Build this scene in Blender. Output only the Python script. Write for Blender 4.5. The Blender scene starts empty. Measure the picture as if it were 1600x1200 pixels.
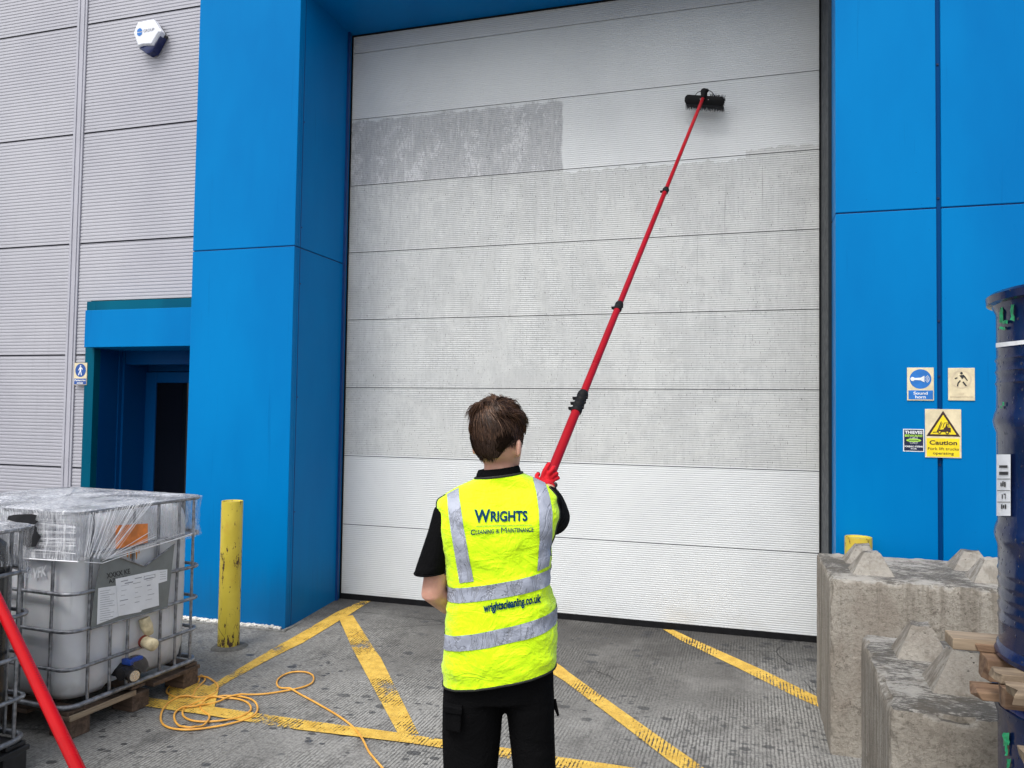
import bpy, bmesh, math, random
from mathutils import Vector, Matrix, noise
from mathutils.bvhtree import BVHTree
random.seed(7)
S = bpy.context.scene
COL = S.collection
PI = math.pi
# ------------------------------------------------------------------ camera
CR = Vector((0.95614508, 0.29252462, 0.01469463))
CU = Vector((-0.00301472, -0.0403388, 0.99918151))
CF = Vector((-0.29287795, 0.95540679, 0.03768786))
FPX = 1223.8
CAM = Vector((0, 0, 1.70))
cd = bpy.data.cameras.new('camera'); cam = bpy.data.objects.new('camera', cd); COL.objects.link(cam)
cam.matrix_world = Matrix(((CR.x, CU.x, -CF.x, CAM.x), (CR.y, CU.y, -CF.y, CAM.y), (CR.z, CU.z, -CF.z, CAM.z), (0, 0, 0, 1)))
cd.sensor_width = 36; cd.lens = FPX / 1600 * 36; cd.clip_end = 3000; cd.clip_start = 0.05
S.camera = cam
# ------------------------------------------------------------------ light
SUN_EL, SUN_AZ = math.radians(58), math.radians(197)      # azimuth: behind the photographer, a little left
w = bpy.data.worlds.new("World"); S.world = w; w.use_nodes = True
nt = w.node_tree; nt.nodes.clear()
sky = nt.nodes.new('ShaderNodeTexSky'); sky.sky_type = 'NISHITA'; sky.sun_disc = False
sky.sun_elevation = SUN_EL; sky.sun_rotation = SUN_AZ; sky.dust_density = 3.0; sky.air_density = 1.0
hs = nt.nodes.new('ShaderNodeHueSaturation'); hs.inputs['Saturation'].default_value = 0.22; hs.inputs['Value'].default_value = 1.0
bg = nt.nodes.new('ShaderNodeBackground'); bg.inputs[1].default_value = 0.15
wo = nt.nodes.new('ShaderNodeOutputWorld')
nt.links.new(sky.outputs[0], hs.inputs['Color']); nt.links.new(hs.outputs[0], bg.inputs[0]); nt.links.new(bg.outputs[0], wo.inputs[0])
sd = bpy.data.lights.new('sun', 'SUN'); sd.energy = 1.2; sd.angle = math.radians(25); sd.color = (1, .97, .93)
so = bpy.data.objects.new('sun', sd); COL.objects.link(so)
sdir = Vector((math.sin(SUN_AZ) * math.cos(SUN_EL), math.cos(SUN_AZ) * math.cos(SUN_EL), math.sin(SUN_EL)))
so.rotation_euler = sdir.to_track_quat('Z', 'Y').to_euler(); so.location = (0, -5, 12)
S.view_settings.view_transform = 'Standard'; S.view_settings.look = 'None'
S.view_settings.exposure = 0.7; S.view_settings.gamma = 1
S.render.engine = 'CYCLES'
# ------------------------------------------------------------------ pixel (1600x1200 photo) -> world helpers
def ray(px, py): return CF + CR * ((px - 800) / FPX) - CU * ((py - 600) / FPX)
def at(px, py, ax, val):
    d = ray(px, py); return CAM + d * ((val - CAM[ax]) / d[ax])
def dp(px, py, dep): return CAM + ray(px, py) * dep
def gz(y):
    if y < 5.1: return 0.0
    if y < 6.1: return 0.07 * (y - 5.1) / 1.0
    return 0.07
def gp(px, py, dz=0.0):
    z = 0
    for i in range(12):
        p = at(px, py, 2, z); z = 0.5 * z + 0.5 * gz(p.y)
    p = at(px, py, 2, z); p.z = gz(p.y) + dz; return p
# ------------------------------------------------------------------ objects
def tag(o, label=None, cat=None, group=None, kind=None):
    if label: o['label'] = label
    if cat: o['category'] = cat
    if group: o['group'] = group
    if kind: o['kind'] = kind
    return o
def empty(name, loc, label=None, cat=None, group=None, rz=0):
    o = bpy.data.objects.new(name, None); COL.objects.link(o); o.location = loc; o.rotation_euler = (0, 0, rz)
    o.empty_display_size = .1
    return tag(o, label, cat, group)
def rootloc(o):
    while o.parent: o = o.parent
    return Vector(o.location)
class MB:
    def __init__(s): s.v = []; s.f = []; s.local = False
    def add(s, vs, fs):
        n = len(s.v); s.v += [Vector(x) for x in vs]; s.f += [tuple(i + n for i in q) for q in fs]; return s
    def box(s, a, b, M=None):
        x0, y0, z0 = a; x1, y1, z1 = b
        vs = [Vector(p) for p in ((x0, y0, z0), (x1, y0, z0), (x1, y1, z0), (x0, y1, z0), (x0, y0, z1), (x1, y0, z1), (x1, y1, z1), (x0, y1, z1))]
        if M: vs = [M @ p for p in vs]
        return s.add(vs, [(0, 3, 2, 1), (4, 5, 6, 7), (0, 1, 5, 4), (1, 2, 6, 5), (2, 3, 7, 6), (3, 0, 4, 7)])
    def loft(s, rings, cap=True, closed=True):
        n = len(rings[0]); vs = [p for r in rings for p in r]; fs = []
        for i in range(len(rings) - 1):
            for j in range(n if closed else n - 1):
                k = (j + 1) % n; fs.append((i * n + j, i * n + k, (i + 1) * n + k, (i + 1) * n + j))
        if cap: fs.append(tuple(reversed(range(n)))); fs.append(tuple(range((len(rings) - 1) * n, len(rings) * n)))
        return s.add(vs, fs)
    def tube(s, pts, r, n=8, cap=True, closed=False):
        pts = [Vector(p) for p in pts]; m = len(pts)
        rr = r if isinstance(r, (list, tuple)) else [r] * m
        rings = []; up = None
        for i in range(m):
            if closed: t = pts[(i + 1) % m] - pts[i - 1]
            else: t = pts[min(i + 1, m - 1)] - pts[max(i - 1, 0)]
            if t.length < 1e-9: t = Vector((0, 0, 1))
            t.normalize()
            if up is None: up = Vector((0, 0, 1)) if abs(t.z) < .9 else Vector((1, 0, 0))
            a = t.cross(up)
            if a.length < 1e-6: a = t.cross(Vector((1, .3, 0)))
            a.normalize(); b = a.cross(t).normalized(); up = b
            rings.append([pts[i] + (a * math.cos(q) + b * math.sin(q)) * rr[i] for q in [2 * PI * k / n for k in range(n)]])
        if closed: rings.append(rings[0]); cap = False
        return s.loft(rings, cap)
    def lathe(s, c, prof, n=32, axis='z'):
        rings = []
        for r, h in prof:
            ring = []
            for k in range(n):
                a = 2 * PI * k / n; x, y = r * math.cos(a), r * math.sin(a)
                ring.append(Vector(c) + (Vector((x, y, h)) if axis == 'z' else Vector((x, -h, y))))
            rings.append(ring)
        return s.loft(rings)
    def poly(s, pts): return s.add(pts, [tuple(range(len(pts)))])
    def prism(s, pts, off):
        n = len(pts); off = Vector(off); vs = [Vector(p) for p in pts] + [Vector(p) + off for p in pts]
        fs = [tuple(range(n)), tuple(reversed(range(n, 2 * n)))] + [(i, i + n, (i + 1) % n + n, (i + 1) % n) for i in range(n)]
        return s.add(vs, fs)
    def build(s, name, mat, parent=None, smooth=None, local=False, bevel=0, normals=True):
        off = rootloc(parent) if (parent and not local) else Vector((0, 0, 0))
        me = bpy.data.meshes.new(name); me.from_pydata([v - off for v in s.v], [], s.f); me.validate()
        if normals:
            bm = bmesh.new(); bm.from_mesh(me); bmesh.ops.recalc_face_normals(bm, faces=bm.faces); bm.to_mesh(me); bm.free()
        o = bpy.data.objects.new(name, me); COL.objects.link(o)
        for m in (mat if isinstance(mat, list) else [mat]): me.materials.append(m)
        if parent: o.parent = parent
        if smooth is not None:
            me.shade_smooth(); me.set_sharp_from_angle(angle=math.radians(smooth))
        if bevel:
            b = o.modifiers.new('bevel', 'BEVEL'); b.width = bevel; b.segments = 2; b.limit_method = 'ANGLE'; b.angle_limit = math.radians(35)
        return o
def catmull(pts, k=8, closed=False):
    pts = [Vector(p) for p in pts]; n = len(pts); out = []
    for i in range(n if closed else n - 1):
        p0 = pts[(i - 1) % n] if closed or i > 0 else pts[0]; p1 = pts[i]; p2 = pts[(i + 1) % n]
        p3 = pts[(i + 2) % n] if closed or i + 2 < n else pts[-1]
        for j in range(k):
            t = j / k
            out.append(.5 * ((2 * p1) + (p2 - p0) * t + (2 * p0 - 5 * p1 + 4 * p2 - p3) * t * t + (3 * p1 - p0 - 3 * p2 + p3) * t ** 3))
    if not closed: out.append(pts[-1])
    return out
_tc = {}
def text2d(s, bold=0.0, spacing=1.0):
    key = (s, bold, spacing)
    if key in _tc: return _tc[key]
    cu = bpy.data.curves.new('t', 'FONT'); cu.body = s; cu.offset = bold; cu.space_character = spacing; cu.resolution_u = 5
    o = bpy.data.objects.new('t', cu); COL.objects.link(o)
    dg = bpy.context.evaluated_depsgraph_get(); me = bpy.data.meshes.new_from_object(o.evaluated_get(dg))
    vs = [(v.co.x, v.co.y) for v in me.vertices]; fs = [tuple(p.vertices) for p in me.polygons]
    bpy.data.objects.remove(o); bpy.data.curves.remove(cu); bpy.data.meshes.remove(me)
    x0 = min(v[0] for v in vs); x1 = max(v[0] for v in vs); y0 = min(v[1] for v in vs); y1 = max(v[1] for v in vs)
    _tc[key] = ([((x - x0), (y - y0)) for x, y in vs], fs, x1 - x0, y1 - y0); return _tc[key]
def text_into(mb, s, org, X, Z, width=None, height=None, bold=0.0, spacing=1.0, center=False):
    """flat lettering: org = lower-left corner, X/Z unit directions"""
    vs, fs, W, H = text2d(s, bold, spacing)
    sx = width / W if width else height / H; sy = height / H if height else sx
    org = Vector(org) - (Vector(X) * (W * sx / 2) if center else Vector((0, 0, 0)))
    mb.add([org + Vector(X) * (x * sx) + Vector(Z) * (y * sy) for x, y in vs], fs); return mb
# ------------------------------------------------------------------ materials
class N:
    def __init__(s, name):
        s.m = bpy.data.materials.new(name); s.m.use_nodes = True; s.t = s.m.node_tree; s.t.nodes.clear()
        s.out = s.t.nodes.new('ShaderNodeOutputMaterial'); s.b = s.t.nodes.new('ShaderNodeBsdfPrincipled')
        s.t.links.new(s.b.outputs[0], s.out.inputs[0])
    def n(s, typ, **kw):
        o = s.t.nodes.new(typ)
        for k, v in kw.items(): setattr(o, k, v)
        return o
    def put(s, sock, v):
        if hasattr(v, 'is_linked') or isinstance(v, bpy.types.NodeSocket): s.t.links.new(v, sock)
        else: sock.default_value = v
    def pos(s): return s.n('ShaderNodeNewGeometry').outputs['Position']
    def obj(s): return s.n('ShaderNodeTexCoord').outputs['Object']
    def sep(s, v):
        o = s.n('ShaderNodeSeparateXYZ'); s.put(o.inputs[0], v); return o.outputs
    def comb(s, x, y, z):
        o = s.n('ShaderNodeCombineXYZ')
        for i, v in enumerate((x, y, z)): s.put(o.inputs[i], v)
        return o.outputs[0]
    def sc(s, v, x, y, z, rot=(0, 0, 0)):
        o = s.n('ShaderNodeMapping'); s.put(o.inputs[0], v); o.inputs['Scale'].default_value = (x, y, z); o.inputs['Rotation'].default_value = rot; return o.outputs[0]
    def noise(s, v, scale=5, detail=4, rough=.55, dist=0, c=False):
        o = s.n('ShaderNodeTexNoise'); s.put(o.inputs['Vector'], v); o.inputs['Scale'].default_value = scale; o.inputs['Detail'].default_value = detail
        o.inputs['Roughness'].default_value = rough; o.inputs['Distortion'].default_value = dist; return o.outputs['Color' if c else 'Fac']
    def vor(s, v, scale, feat='F1', out='Distance', rnd=1.0):
        o = s.n('ShaderNodeTexVoronoi', feature=feat); s.put(o.inputs['Vector'], v); o.inputs['Scale'].default_value = scale; o.inputs['Randomness'].default_value = rnd; return o.outputs[out]
    def math(s, op, a, b=0.0, c=0.0, clamp=False):
        o = s.n('ShaderNodeMath', operation=op, use_clamp=clamp)
        s.put(o.inputs[0], a); s.put(o.inputs[1], b); s.put(o.inputs[2], c); return o.outputs[0]
    def ramp(s, v, a, b, lo=0.0, hi=1.0, smooth=True):
        o = s.n('ShaderNodeMapRange'); o.interpolation_type = 'SMOOTHSTEP' if smooth else 'LINEAR'
        s.put(o.inputs[0], v); o.inputs[1].default_value = a; o.inputs[2].default_value = b; o.inputs[3].default_value = lo; o.inputs[4].default_value = hi
        return o.outputs[0]
    def mix(s, f, a, b, mode='MIX'):
        o = s.n('ShaderNodeMix', data_type='RGBA', blend_type=mode); s.put(o.inputs[0], f)
        s.put(o.inputs[6], a if not isinstance(a, tuple) else (*a[:3], 1)); s.put(o.inputs[7], b if not isinstance(b, tuple) else (*b[:3], 1)); return o.outputs[2]
    def bump(s, h, dist=.002, strength=1.0):
        o = s.n('ShaderNodeBump'); s.put(o.inputs['Height'], h); o.inputs['Distance'].default_value = dist; o.inputs['Strength'].default_value = strength
        s.t.links.new(o.outputs[0], s.b.inputs['Normal']); return o
    def set(s, color=None, rough=None, metal=None, spec=None, alpha=None, **kw):
        if color is not None: s.put(s.b.inputs['Base Color'], (*color[:3], 1) if isinstance(color, tuple) else color)
        if rough is not None: s.put(s.b.inputs['Roughness'], rough)
        if metal is not None: s.put(s.b.inputs['Metallic'], metal)
        if spec is not None: s.put(s.b.inputs['Specular IOR Level'], spec)
        if alpha is not None: s.put(s.b.inputs['Alpha'], alpha)
        for k, v in kw.items(): s.put(s.b.inputs[k.replace('_', ' ')], v)
        return s.m
def simple(name, col, rough=.5, metal=0, var=.12, scale=20, bump=0, spec=.5):
    k = N(name); p = k.pos(); f = k.noise(p, scale, 5)
    c2 = tuple(min(1, c * (1 + var)) for c in col); c1 = tuple(c * (1 - var) for c in col)
    c = k.mix(k.ramp(f, .3, .7), c1, c2)
    if bump: k.bump(k.noise(p, scale * 4, 5), bump)
    return k.set(c, k.ramp(f, .3, .7, rough * .85, min(1, rough * 1.15)), metal, spec)
M = {}
# --- concrete ground
def ground_color(k):
    p = k.pos(); xyz = k.sep(p)
    wob = k.noise(k.sc(p, 3, .6, 1), 2.0, 3)
    gx = k.math('ADD', xyz[0], k.math('MULTIPLY', k.math('SUBTRACT', wob, .5), .012))
    saw = k.math('PINGPONG', k.math('MULTIPLY', gx, 1 / .0195), .5)              # 0..0.5 across one groove pitch
    brk = k.noise(k.sc(p, 60, 17, 1), 1.0, 5, .75)
    thr = k.math('ADD', saw, k.math('MULTIPLY', k.math('SUBTRACT', brk, .5), 1.5))
    groove = k.ramp(thr, .02, .26, 1, 0)                                          # 1 in the groove
    wear = k.ramp(k.noise(p, 1.6, 5, .65), .36, .60)
    groove = k.math('MULTIPLY', groove, k.math('ADD', .18, k.math('MULTIPLY', wear, .72)))
    return p, xyz, groove, wear
k = N('grooved_concrete'); p, xyz, gr, wear = ground_color(k)
base = k.mix(k.ramp(k.noise(p, .8, 6, .6), .3, .7), (.19, .186, .176), (.34, .335, .315))
base = k.mix(k.ramp(k.noise(p, 48, 6, .8), .44, .60, 0, .65), base, (.085, .082, .078))
base = k.mix(k.ramp(k.noise(k.sc(p, 1, .6, 1), 5, 6, .7), .5, .66, 0, .55), base, (.075, .072, .07))
base = k.mix(k.ramp(k.noise(p, 130, 3, .8), .56, .66, 0, .6), base, (.42, .41, .385))
# dark band of dirt and tyre rubber towards the door sill
band = k.math('MULTIPLY', k.ramp(k.math('ADD', xyz[1], k.math('MULTIPLY', k.noise(k.sc(p, .6, 2, 1), 2, 4), .7)), 5.75, 6.35), .75)
base = k.mix(band, base, (.035, .034, .034))
lx = k.ramp(xyz[0], -3.0, -2.2); rx = k.ramp(xyz[0], -.15, .15, 1, 0)
patch = k.math('MULTIPLY', k.math('MULTIPLY', lx, rx), k.ramp(k.math('ADD', xyz[1], k.noise(p, 2.5, 5)), 4.7, 5.6))
base = k.mix(k.math('MULTIPLY', patch, .55), base, (.07, .066, .062))
tym = k.math('MULTIPLY', k.ramp(k.noise(k.sc(p, 3.2, .35, 1, (0, 0, .12)), 1.0, 3, .5), .55, .68), k.ramp(k.noise(p, 12, 5, .8), .35, .6))
base = k.mix(k.math('MULTIPLY', tym, .45), base, (.06, .057, .055))
lite = k.math('MULTIPLY', k.ramp(k.noise(k.sc(p, 1, 1, 1), .9, 4, .6), .50, .70), .32)
base = k.mix(lite, base, (.40, .39, .37))
base = k.mix(k.math('MULTIPLY', gr, .72), base, (.045, .044, .042))
# wet blotches and drips
dist = k.noise(p, 9, 3, c=True)
pp = k.n('ShaderNodeVectorMath', operation='ADD'); k.put(pp.inputs[0], k.sc(p, 1, 1.35, .01)); sca = k.n('ShaderNodeVectorMath', operation='SCALE'); k.put(sca.inputs[0], dist); sca.inputs['Scale'].default_value = .05; k.put(pp.inputs[1], sca.outputs[0])
v = k.vor(pp.outputs[0], 7.0); vc = k.sep(k.vor(pp.outputs[0], 7.0, out='Color'))
rad = k.math('MULTIPLY', k.ramp(vc[0], .30, 1.0), .30)
spot = k.math('MULTIPLY', k.ramp(k.math('SUBTRACT', v, rad), -.012, .012, 1, 0), k.ramp(k.noise(p, 1.1, 2), .40, .50))
v2 = k.vor(pp.outputs[0], 17); vc2 = k.sep(k.vor(pp.outputs[0], 17, out='Color'))
spot2 = k.math('MULTIPLY', k.ramp(k.math('SUBTRACT', v2, k.math('MULTIPLY', k.ramp(vc2[0], .35, 1.0), .36)), -.014, .014, 1, 0), k.ramp(k.noise(p, 1.7, 2), .40, .52))
base = k.mix(k.math('MULTIPLY', k.math('MAXIMUM', spot, spot2), .80), base, (.038, .038, .04))
# hairline cracks
cr = k.vor(pp.outputs[0], .75, 'DISTANCE_TO_EDGE')
crack = k.math('MULTIPLY', k.ramp(cr, .0, .006, 1, 0), k.ramp(k.noise(p, 1.1, 2), .5, .6))
base = k.mix(k.math('MULTIPLY', crack, .8), base, (.03, .03, .03))
k.bump(k.math('SUBTRACT', k.math('SUBTRACT', k.math('MULTIPLY', k.noise(p, 70, 5, .65), .6), gr), k.math('MULTIPLY', crack, 1.5)), .0035, .9)
M['ground'] = k.set(base, k.ramp(k.math('MAXIMUM', spot, spot2), 0, 1, .82, .45), 0, .35)
# --- worn yellow paint
k = N('worn_yellow_paint'); p, xyz, gr, wear = ground_color(k)
big = k.noise(p, 2.2, 4, .6); mot = k.noise(p, 55, 4, .7)
al = k.math('SUBTRACT', k.math('ADD', big, k.math('MULTIPLY', mot, .55)), k.math('MULTIPLY', gr, .22))
al = k.ramp(al, .60, .67)
yc = k.mix(k.ramp(k.noise(p, 14, 5, .7), .35, .7), (.56, .34, .05), (.74, .49, .09))
yc = k.mix(k.ramp(k.noise(p, 120, 3, .7), .56, .68, 0, .8), yc, (.12, .09, .05))
k.bump(k.math('SUBTRACT', k.math('MULTIPLY', mot, .5), gr), .002, .7)
M['yellow_line'] = k.set(yc, .65, 0, .4, al)
# --- blue cladding paint
def bluemat(name, c1, c2, rough=.32):
    k = N(name); p = k.pos(); z = k.sep(p)[2]
    f = k.noise(k.sc(p, 1, 1, .35), 1.1, 4)
    c = k.mix(k.ramp(f, .3, .7), c1, c2)
    st = k.noise(k.sc(p, 26, 26, .9), 1.0, 4, .7)
    c = k.mix(k.math('MULTIPLY', k.ramp(st, .62, .74), .22), c, (.0, .06, .20))
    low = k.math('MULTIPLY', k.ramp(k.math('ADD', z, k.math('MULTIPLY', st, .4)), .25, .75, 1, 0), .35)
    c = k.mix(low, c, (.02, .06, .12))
    sp = k.vor(k.sc(p, 1, 1, 1), 9, out='Distance')
    c = k.mix(k.ramp(sp, .02, .035, .35, 0), c, (.0, .05, .16))
    k.bump(k.noise(k.sc(p, 1, 1, .5), 1.6, 2), .012, .25)
    return k.set(c, k.ramp(f, .2, .8, rough * .8, rough * 1.2), 0, .05)
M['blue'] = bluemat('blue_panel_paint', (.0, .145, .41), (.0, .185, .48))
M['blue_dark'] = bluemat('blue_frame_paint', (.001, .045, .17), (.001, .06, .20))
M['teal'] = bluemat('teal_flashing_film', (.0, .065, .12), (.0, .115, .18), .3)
M['joint'] = simple('dark_joint', (.012, .018, .04), .7)
M['joint2'] = simple('damp_mortar', (.10, .098, .092), .9, 0, .3, 40, .004)
M['bluejoint'] = simple('blue_joint', (.0, .035, .16), .5)
M['rubber'] = simple('black_rubber', (.008, .008, .009), .7, var=.3, spec=.15)
M['bristle'] = simple('charcoal_bristle', (.035, .036, .042), .6)
M['trimdark'] = simple('dark_guide_rail', (.012, .018, .024), .45, 0, spec=.15)
# --- grey micro-rib cladding
k = N('grey_cladding_paint'); p = k.pos()
f = k.noise(k.sc(p, .8, .8, .5), 1.2, 4); st = k.noise(k.sc(p, 20, 20, .8), 1.0, 3)
c = k.mix(k.ramp(f, .3, .7), (.37, .37, .415), (.43, .43, .47)); c = k.mix(k.ramp(st, .6, .8, 0, .25), c, (.28, .28, .30))
M['grey_clad'] = k.set(c, .38, .1, .5)
M['grey_trim'] = simple('grey_trim_paint', (.38, .38, .43), .35, 0, .06, 3)
# --- the big door: dirty where not yet washed
ZL = [1.970 * 1.62 + 1.70 - .5968 * i for i in range(9)]            # panel joints, top to bottom
k = N('sectional_door_skin'); p = k.pos(); X, Y, Z = k.sep(p)[0], k.sep(p)[1], k.sep(p)[2]
edge = k.math('MULTIPLY', k.math('SUBTRACT', k.noise(k.sc(p, 7, 1, 3), 1.0, 5, .75), .5), .16)
Ze = k.math('ADD', Z, edge); Xe = k.math('ADD', X, k.math('MULTIPLY', edge, .5))
def step(v, a, s=.015): return k.ramp(v, a - s, a + s)
top2 = at(700, 176, 1, 6.162).z; lowz = ZL[6] + .01
zb = k.math('MULTIPLY', k.math('LESS_THAN', Z, ZL[2]), k.math('GREATER_THAN', Z, lowz))       # washed rows end at a panel joint
rowB = k.math('MULTIPLY', k.math('SUBTRACT', 1.0, step(Ze, top2)), k.math('GREATER_THAN', Z, ZL[2]))
rowB = k.math('MULTIPLY', rowB, k.math('SUBTRACT', 1.0, step(Xe, at(880, 200, 1, 6.162).x, .008)))
zr = at(1240, 240, 1, 6.162); zm = at(1000, 262, 1, 6.162)
cl_low = k.math('ADD', k.math('MULTIPLY', k.math('GREATER_THAN', X, at(1165, 250, 1, 6.162).x), .07), ZL[2] - .03)
dirtyC = k.math('MULTIPLY', k.math('LESS_THAN', Ze, cl_low), k.math('GREATER_THAN', Z, lowz))
left_of = k.math('LESS_THAN', X, at(880, 262, 1, 6.162).x)
dirtyC = k.math('MAXIMUM', dirtyC, k.math('MULTIPLY', k.math('MULTIPLY', left_of, k.math('LESS_THAN', Z, ZL[2] + .01)), k.math('GREATER_THAN', Z, lowz)))
fine = k.noise(k.sc(p, 46, 1, 9), 1.0, 5, .7); streak = k.noise(k.sc(p, 22, 1, 1.1), 1.0, 5, .75); broad = k.noise(k.sc(p, 1.3, 1, .9), 1.0, 4, .6)
clean = k.mix(k.ramp(broad, .3, .7), (.60, .62, .63), (.66, .68, .685))
clean = k.mix(k.ramp(streak, .62, .80, 0, .25), clean, (.50, .52, .50))
dB = k.mix(k.ramp(fine, .40, .62), (.39, .40, .415), (.47, .48, .49))
pB = k.ramp(k.noise(k.sc(p, 4.5, 1, 3.2), 1.0, 6, .8), .52, .56)
dB = k.mix(k.math('MULTIPLY', pB, k.ramp(k.noise(k.sc(p, 70, 1, 22), 1, 4, .8), .42, .56)), dB, (.60, .61, .62))
dB = k.mix(k.math('MULTIPLY', k.ramp(streak, .50, .66), k.ramp(k.noise(k.sc(p, 3, 1, 2.5), 1, 4), .45, .6, .10, .9)), dB, (.60, .615, .62))
dC = k.mix(k.ramp(fine, .30, .70), (.47, .482, .482), (.54, .553, .55))
pat = k.ramp(k.noise(k.sc(p, 2.6, 1, 1.5), 1.0, 6, .8), .50, .54)
dC = k.mix(k.math('MULTIPLY', pat, .45), dC, (.60, .612, .60))
dC = k.mix(k.math('MULTIPLY', k.ramp(k.noise(k.sc(p, 1.5, 1, 2.4), 1.0, 5, .75), .53, .58), .4), dC, (.43, .44, .44))
run = k.noise(k.sc(p, 48, 1, .8), 1.0, 3, .6)
dC = k.mix(k.math('MULTIPLY', k.ramp(run, .66, .72), k.ramp(broad, .45, .55, .2, .8)), dC, (.34, .35, .345))
dC = k.mix(k.math('MULTIPLY', k.ramp(streak, .45, .62), k.ramp(broad, .4, .6, .08, .3)), dC, (.61, .625, .62))
# the wet left part is patchier and darker
lf = k.math('MULTIPLY', k.ramp(X, -3.4, -1.8, 1, 0), k.ramp(Z, 2.4, 4.0))
dC = k.mix(k.math('MULTIPLY', lf, k.ramp(k.noise(k.sc(p, 28, 1, 4), 1, 4, .7), .48, .58, .0, .5)), dC, (.36, .37, .385))
dC = k.mix(k.math('MULTIPLY', k.ramp(Z, ZL[7] + 0.0, ZL[5], 1, 0), .35), dC, (.56, .57, .56))
spk = k.noise(k.sc(p, 120, 1, 40), 1.0, 2, .5)
c = k.mix(dirtyC, clean, dC); c = k.mix(rowB, c, dB)
drt = k.math('MAXIMUM', dirtyC, rowB)
c = k.mix(k.math('MULTIPLY', k.math('ADD', k.math('MULTIPLY', drt, .6), .12), k.ramp(spk, .66, .71)), c, (.10, .10, .095))
# dirt lodged in the grooves of the micro-ribs of unwashed rows
rib = k.math('PINGPONG', k.math('MULTIPLY', Z, 1 / .0166), .5)
c = k.mix(k.math('MULTIPLY', k.ramp(rib, .0, .16, 1, 0), k.math('ADD', k.math('MULTIPLY', drt, .34), .20)), c, (.22, .225, .23))
dust = k.math('MULTIPLY', k.ramp(Z, .45, .12), .3)
low = k.noise(k.sc(p, 3, 1, 6), 1.0, 4)
c = k.mix(k.math('MULTIPLY', k.ramp(Z, .35, .12), k.ramp(low, .45, .65, 0, .25)), c, (.40, .37, .32))
M['door'] = k.set(c, .42, 0, .4)
M['glass'] = (lambda k: k.set((.004, .005, .008), .03, 0, .35))(N('dark_door_glass'))
# --- concrete blocks
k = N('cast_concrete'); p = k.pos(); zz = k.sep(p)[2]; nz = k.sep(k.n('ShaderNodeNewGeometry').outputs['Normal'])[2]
f = k.noise(p, 2.2, 6, .65); c = k.mix(k.ramp(f, .3, .7), (.385, .345, .29), (.51, .47, .41))
c = k.mix(k.math('MULTIPLY', k.ramp(k.noise(p, 60, 6, .8), .50, .60), .5), c, (.17, .15, .12))
pt = k.n('ShaderNodeNewGeometry').outputs['Pointiness']
c = k.mix(k.math('MULTIPLY', k.ramp(k.noise(p, 26, 7, .85), .53, .60), k.ramp(k.noise(p, 1.7, 3), .48, .62, 0, .8)), c, (.12, .10, .08))
ck = k.ramp(k.noise(k.sc(p, 2.5, 2.5, 1.3), 1.0, 4, .6), .50, .62)
c = k.mix(k.math('MULTIPLY', ck, .35), c, (.23, .18, .14))
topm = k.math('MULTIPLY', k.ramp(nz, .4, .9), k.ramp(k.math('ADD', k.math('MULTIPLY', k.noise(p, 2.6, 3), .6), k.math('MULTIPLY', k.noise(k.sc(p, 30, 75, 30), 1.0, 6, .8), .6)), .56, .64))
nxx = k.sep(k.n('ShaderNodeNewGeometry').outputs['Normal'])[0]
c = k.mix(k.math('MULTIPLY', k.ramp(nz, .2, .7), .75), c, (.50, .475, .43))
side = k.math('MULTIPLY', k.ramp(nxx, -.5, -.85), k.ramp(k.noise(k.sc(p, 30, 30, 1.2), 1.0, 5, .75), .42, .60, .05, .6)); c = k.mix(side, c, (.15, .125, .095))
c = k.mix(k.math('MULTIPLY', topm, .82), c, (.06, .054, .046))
drip = k.math('MULTIPLY', k.ramp(k.noise(k.sc(p, 11, 11, .7), 1, 4, .7), .48, .68), k.ramp(zz, .40, .86))
c = k.mix(k.math('MULTIPLY', drip, .5), c, (.14, .115, .085))
vv = k.vor(p, 46); pit = k.ramp(vv, .06, .16, 1, 0); pit = k.math('MULTIPLY', pit, k.ramp(k.noise(p, 5, 3), .5, .62))
c = k.mix(k.math('MULTIPLY', pit, .8), c, (.07, .06, .05))
k.bump(k.math('SUBTRACT', k.noise(p, 26, 8, .8), k.math('MULTIPLY', pit, .7)), .024, 1.0)
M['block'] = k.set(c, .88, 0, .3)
# --- bollard paint
k = N('chipped_yellow_bollard_paint'); p = k.pos(); zz = k.sep(p)[2]
f = k.noise(k.sc(p, 1, 1, .6), 9, 5, .7); f2 = k.noise(k.sc(p, 1, 1, .35), 30, 5, .75)
c = k.mix(k.ramp(k.noise(p, 4, 4), .3, .7), (.50, .39, .035), (.62, .50, .06)); c = k.mix(k.ramp(f, .52, .7, 0, .5), c, (.50, .30, .04))
chip = k.ramp(k.math('ADD', f2, k.math('ADD', k.math('MULTIPLY', k.ramp(zz, .25, .02), .10), k.math('MULTIPLY', k.ramp(k.math('ABSOLUTE', k.math('SUBTRACT', zz, .62)), .0, .12, 1, 0), .06))), .615, .635)
cr2 = k.math('MULTIPLY', k.ramp(k.vor(k.sc(p, 1, 1, .45), 16, 'DISTANCE_TO_EDGE'), 0, .03, 1, 0), k.math('MULTIPLY', k.ramp(zz, .34, .12), k.ramp(k.noise(p, 12, 2), .45, .55)))
chip = k.math('MAXIMUM', chip, cr2)
c = k.mix(chip, c, (.07, .04, .025)); k.bump(k.math('SUBTRACT', 1.0, chip), .0015, .8)
M['bollard'] = k.set(c, k.ramp(chip, 0, 1, .42, .85), 0, .45)
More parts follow.
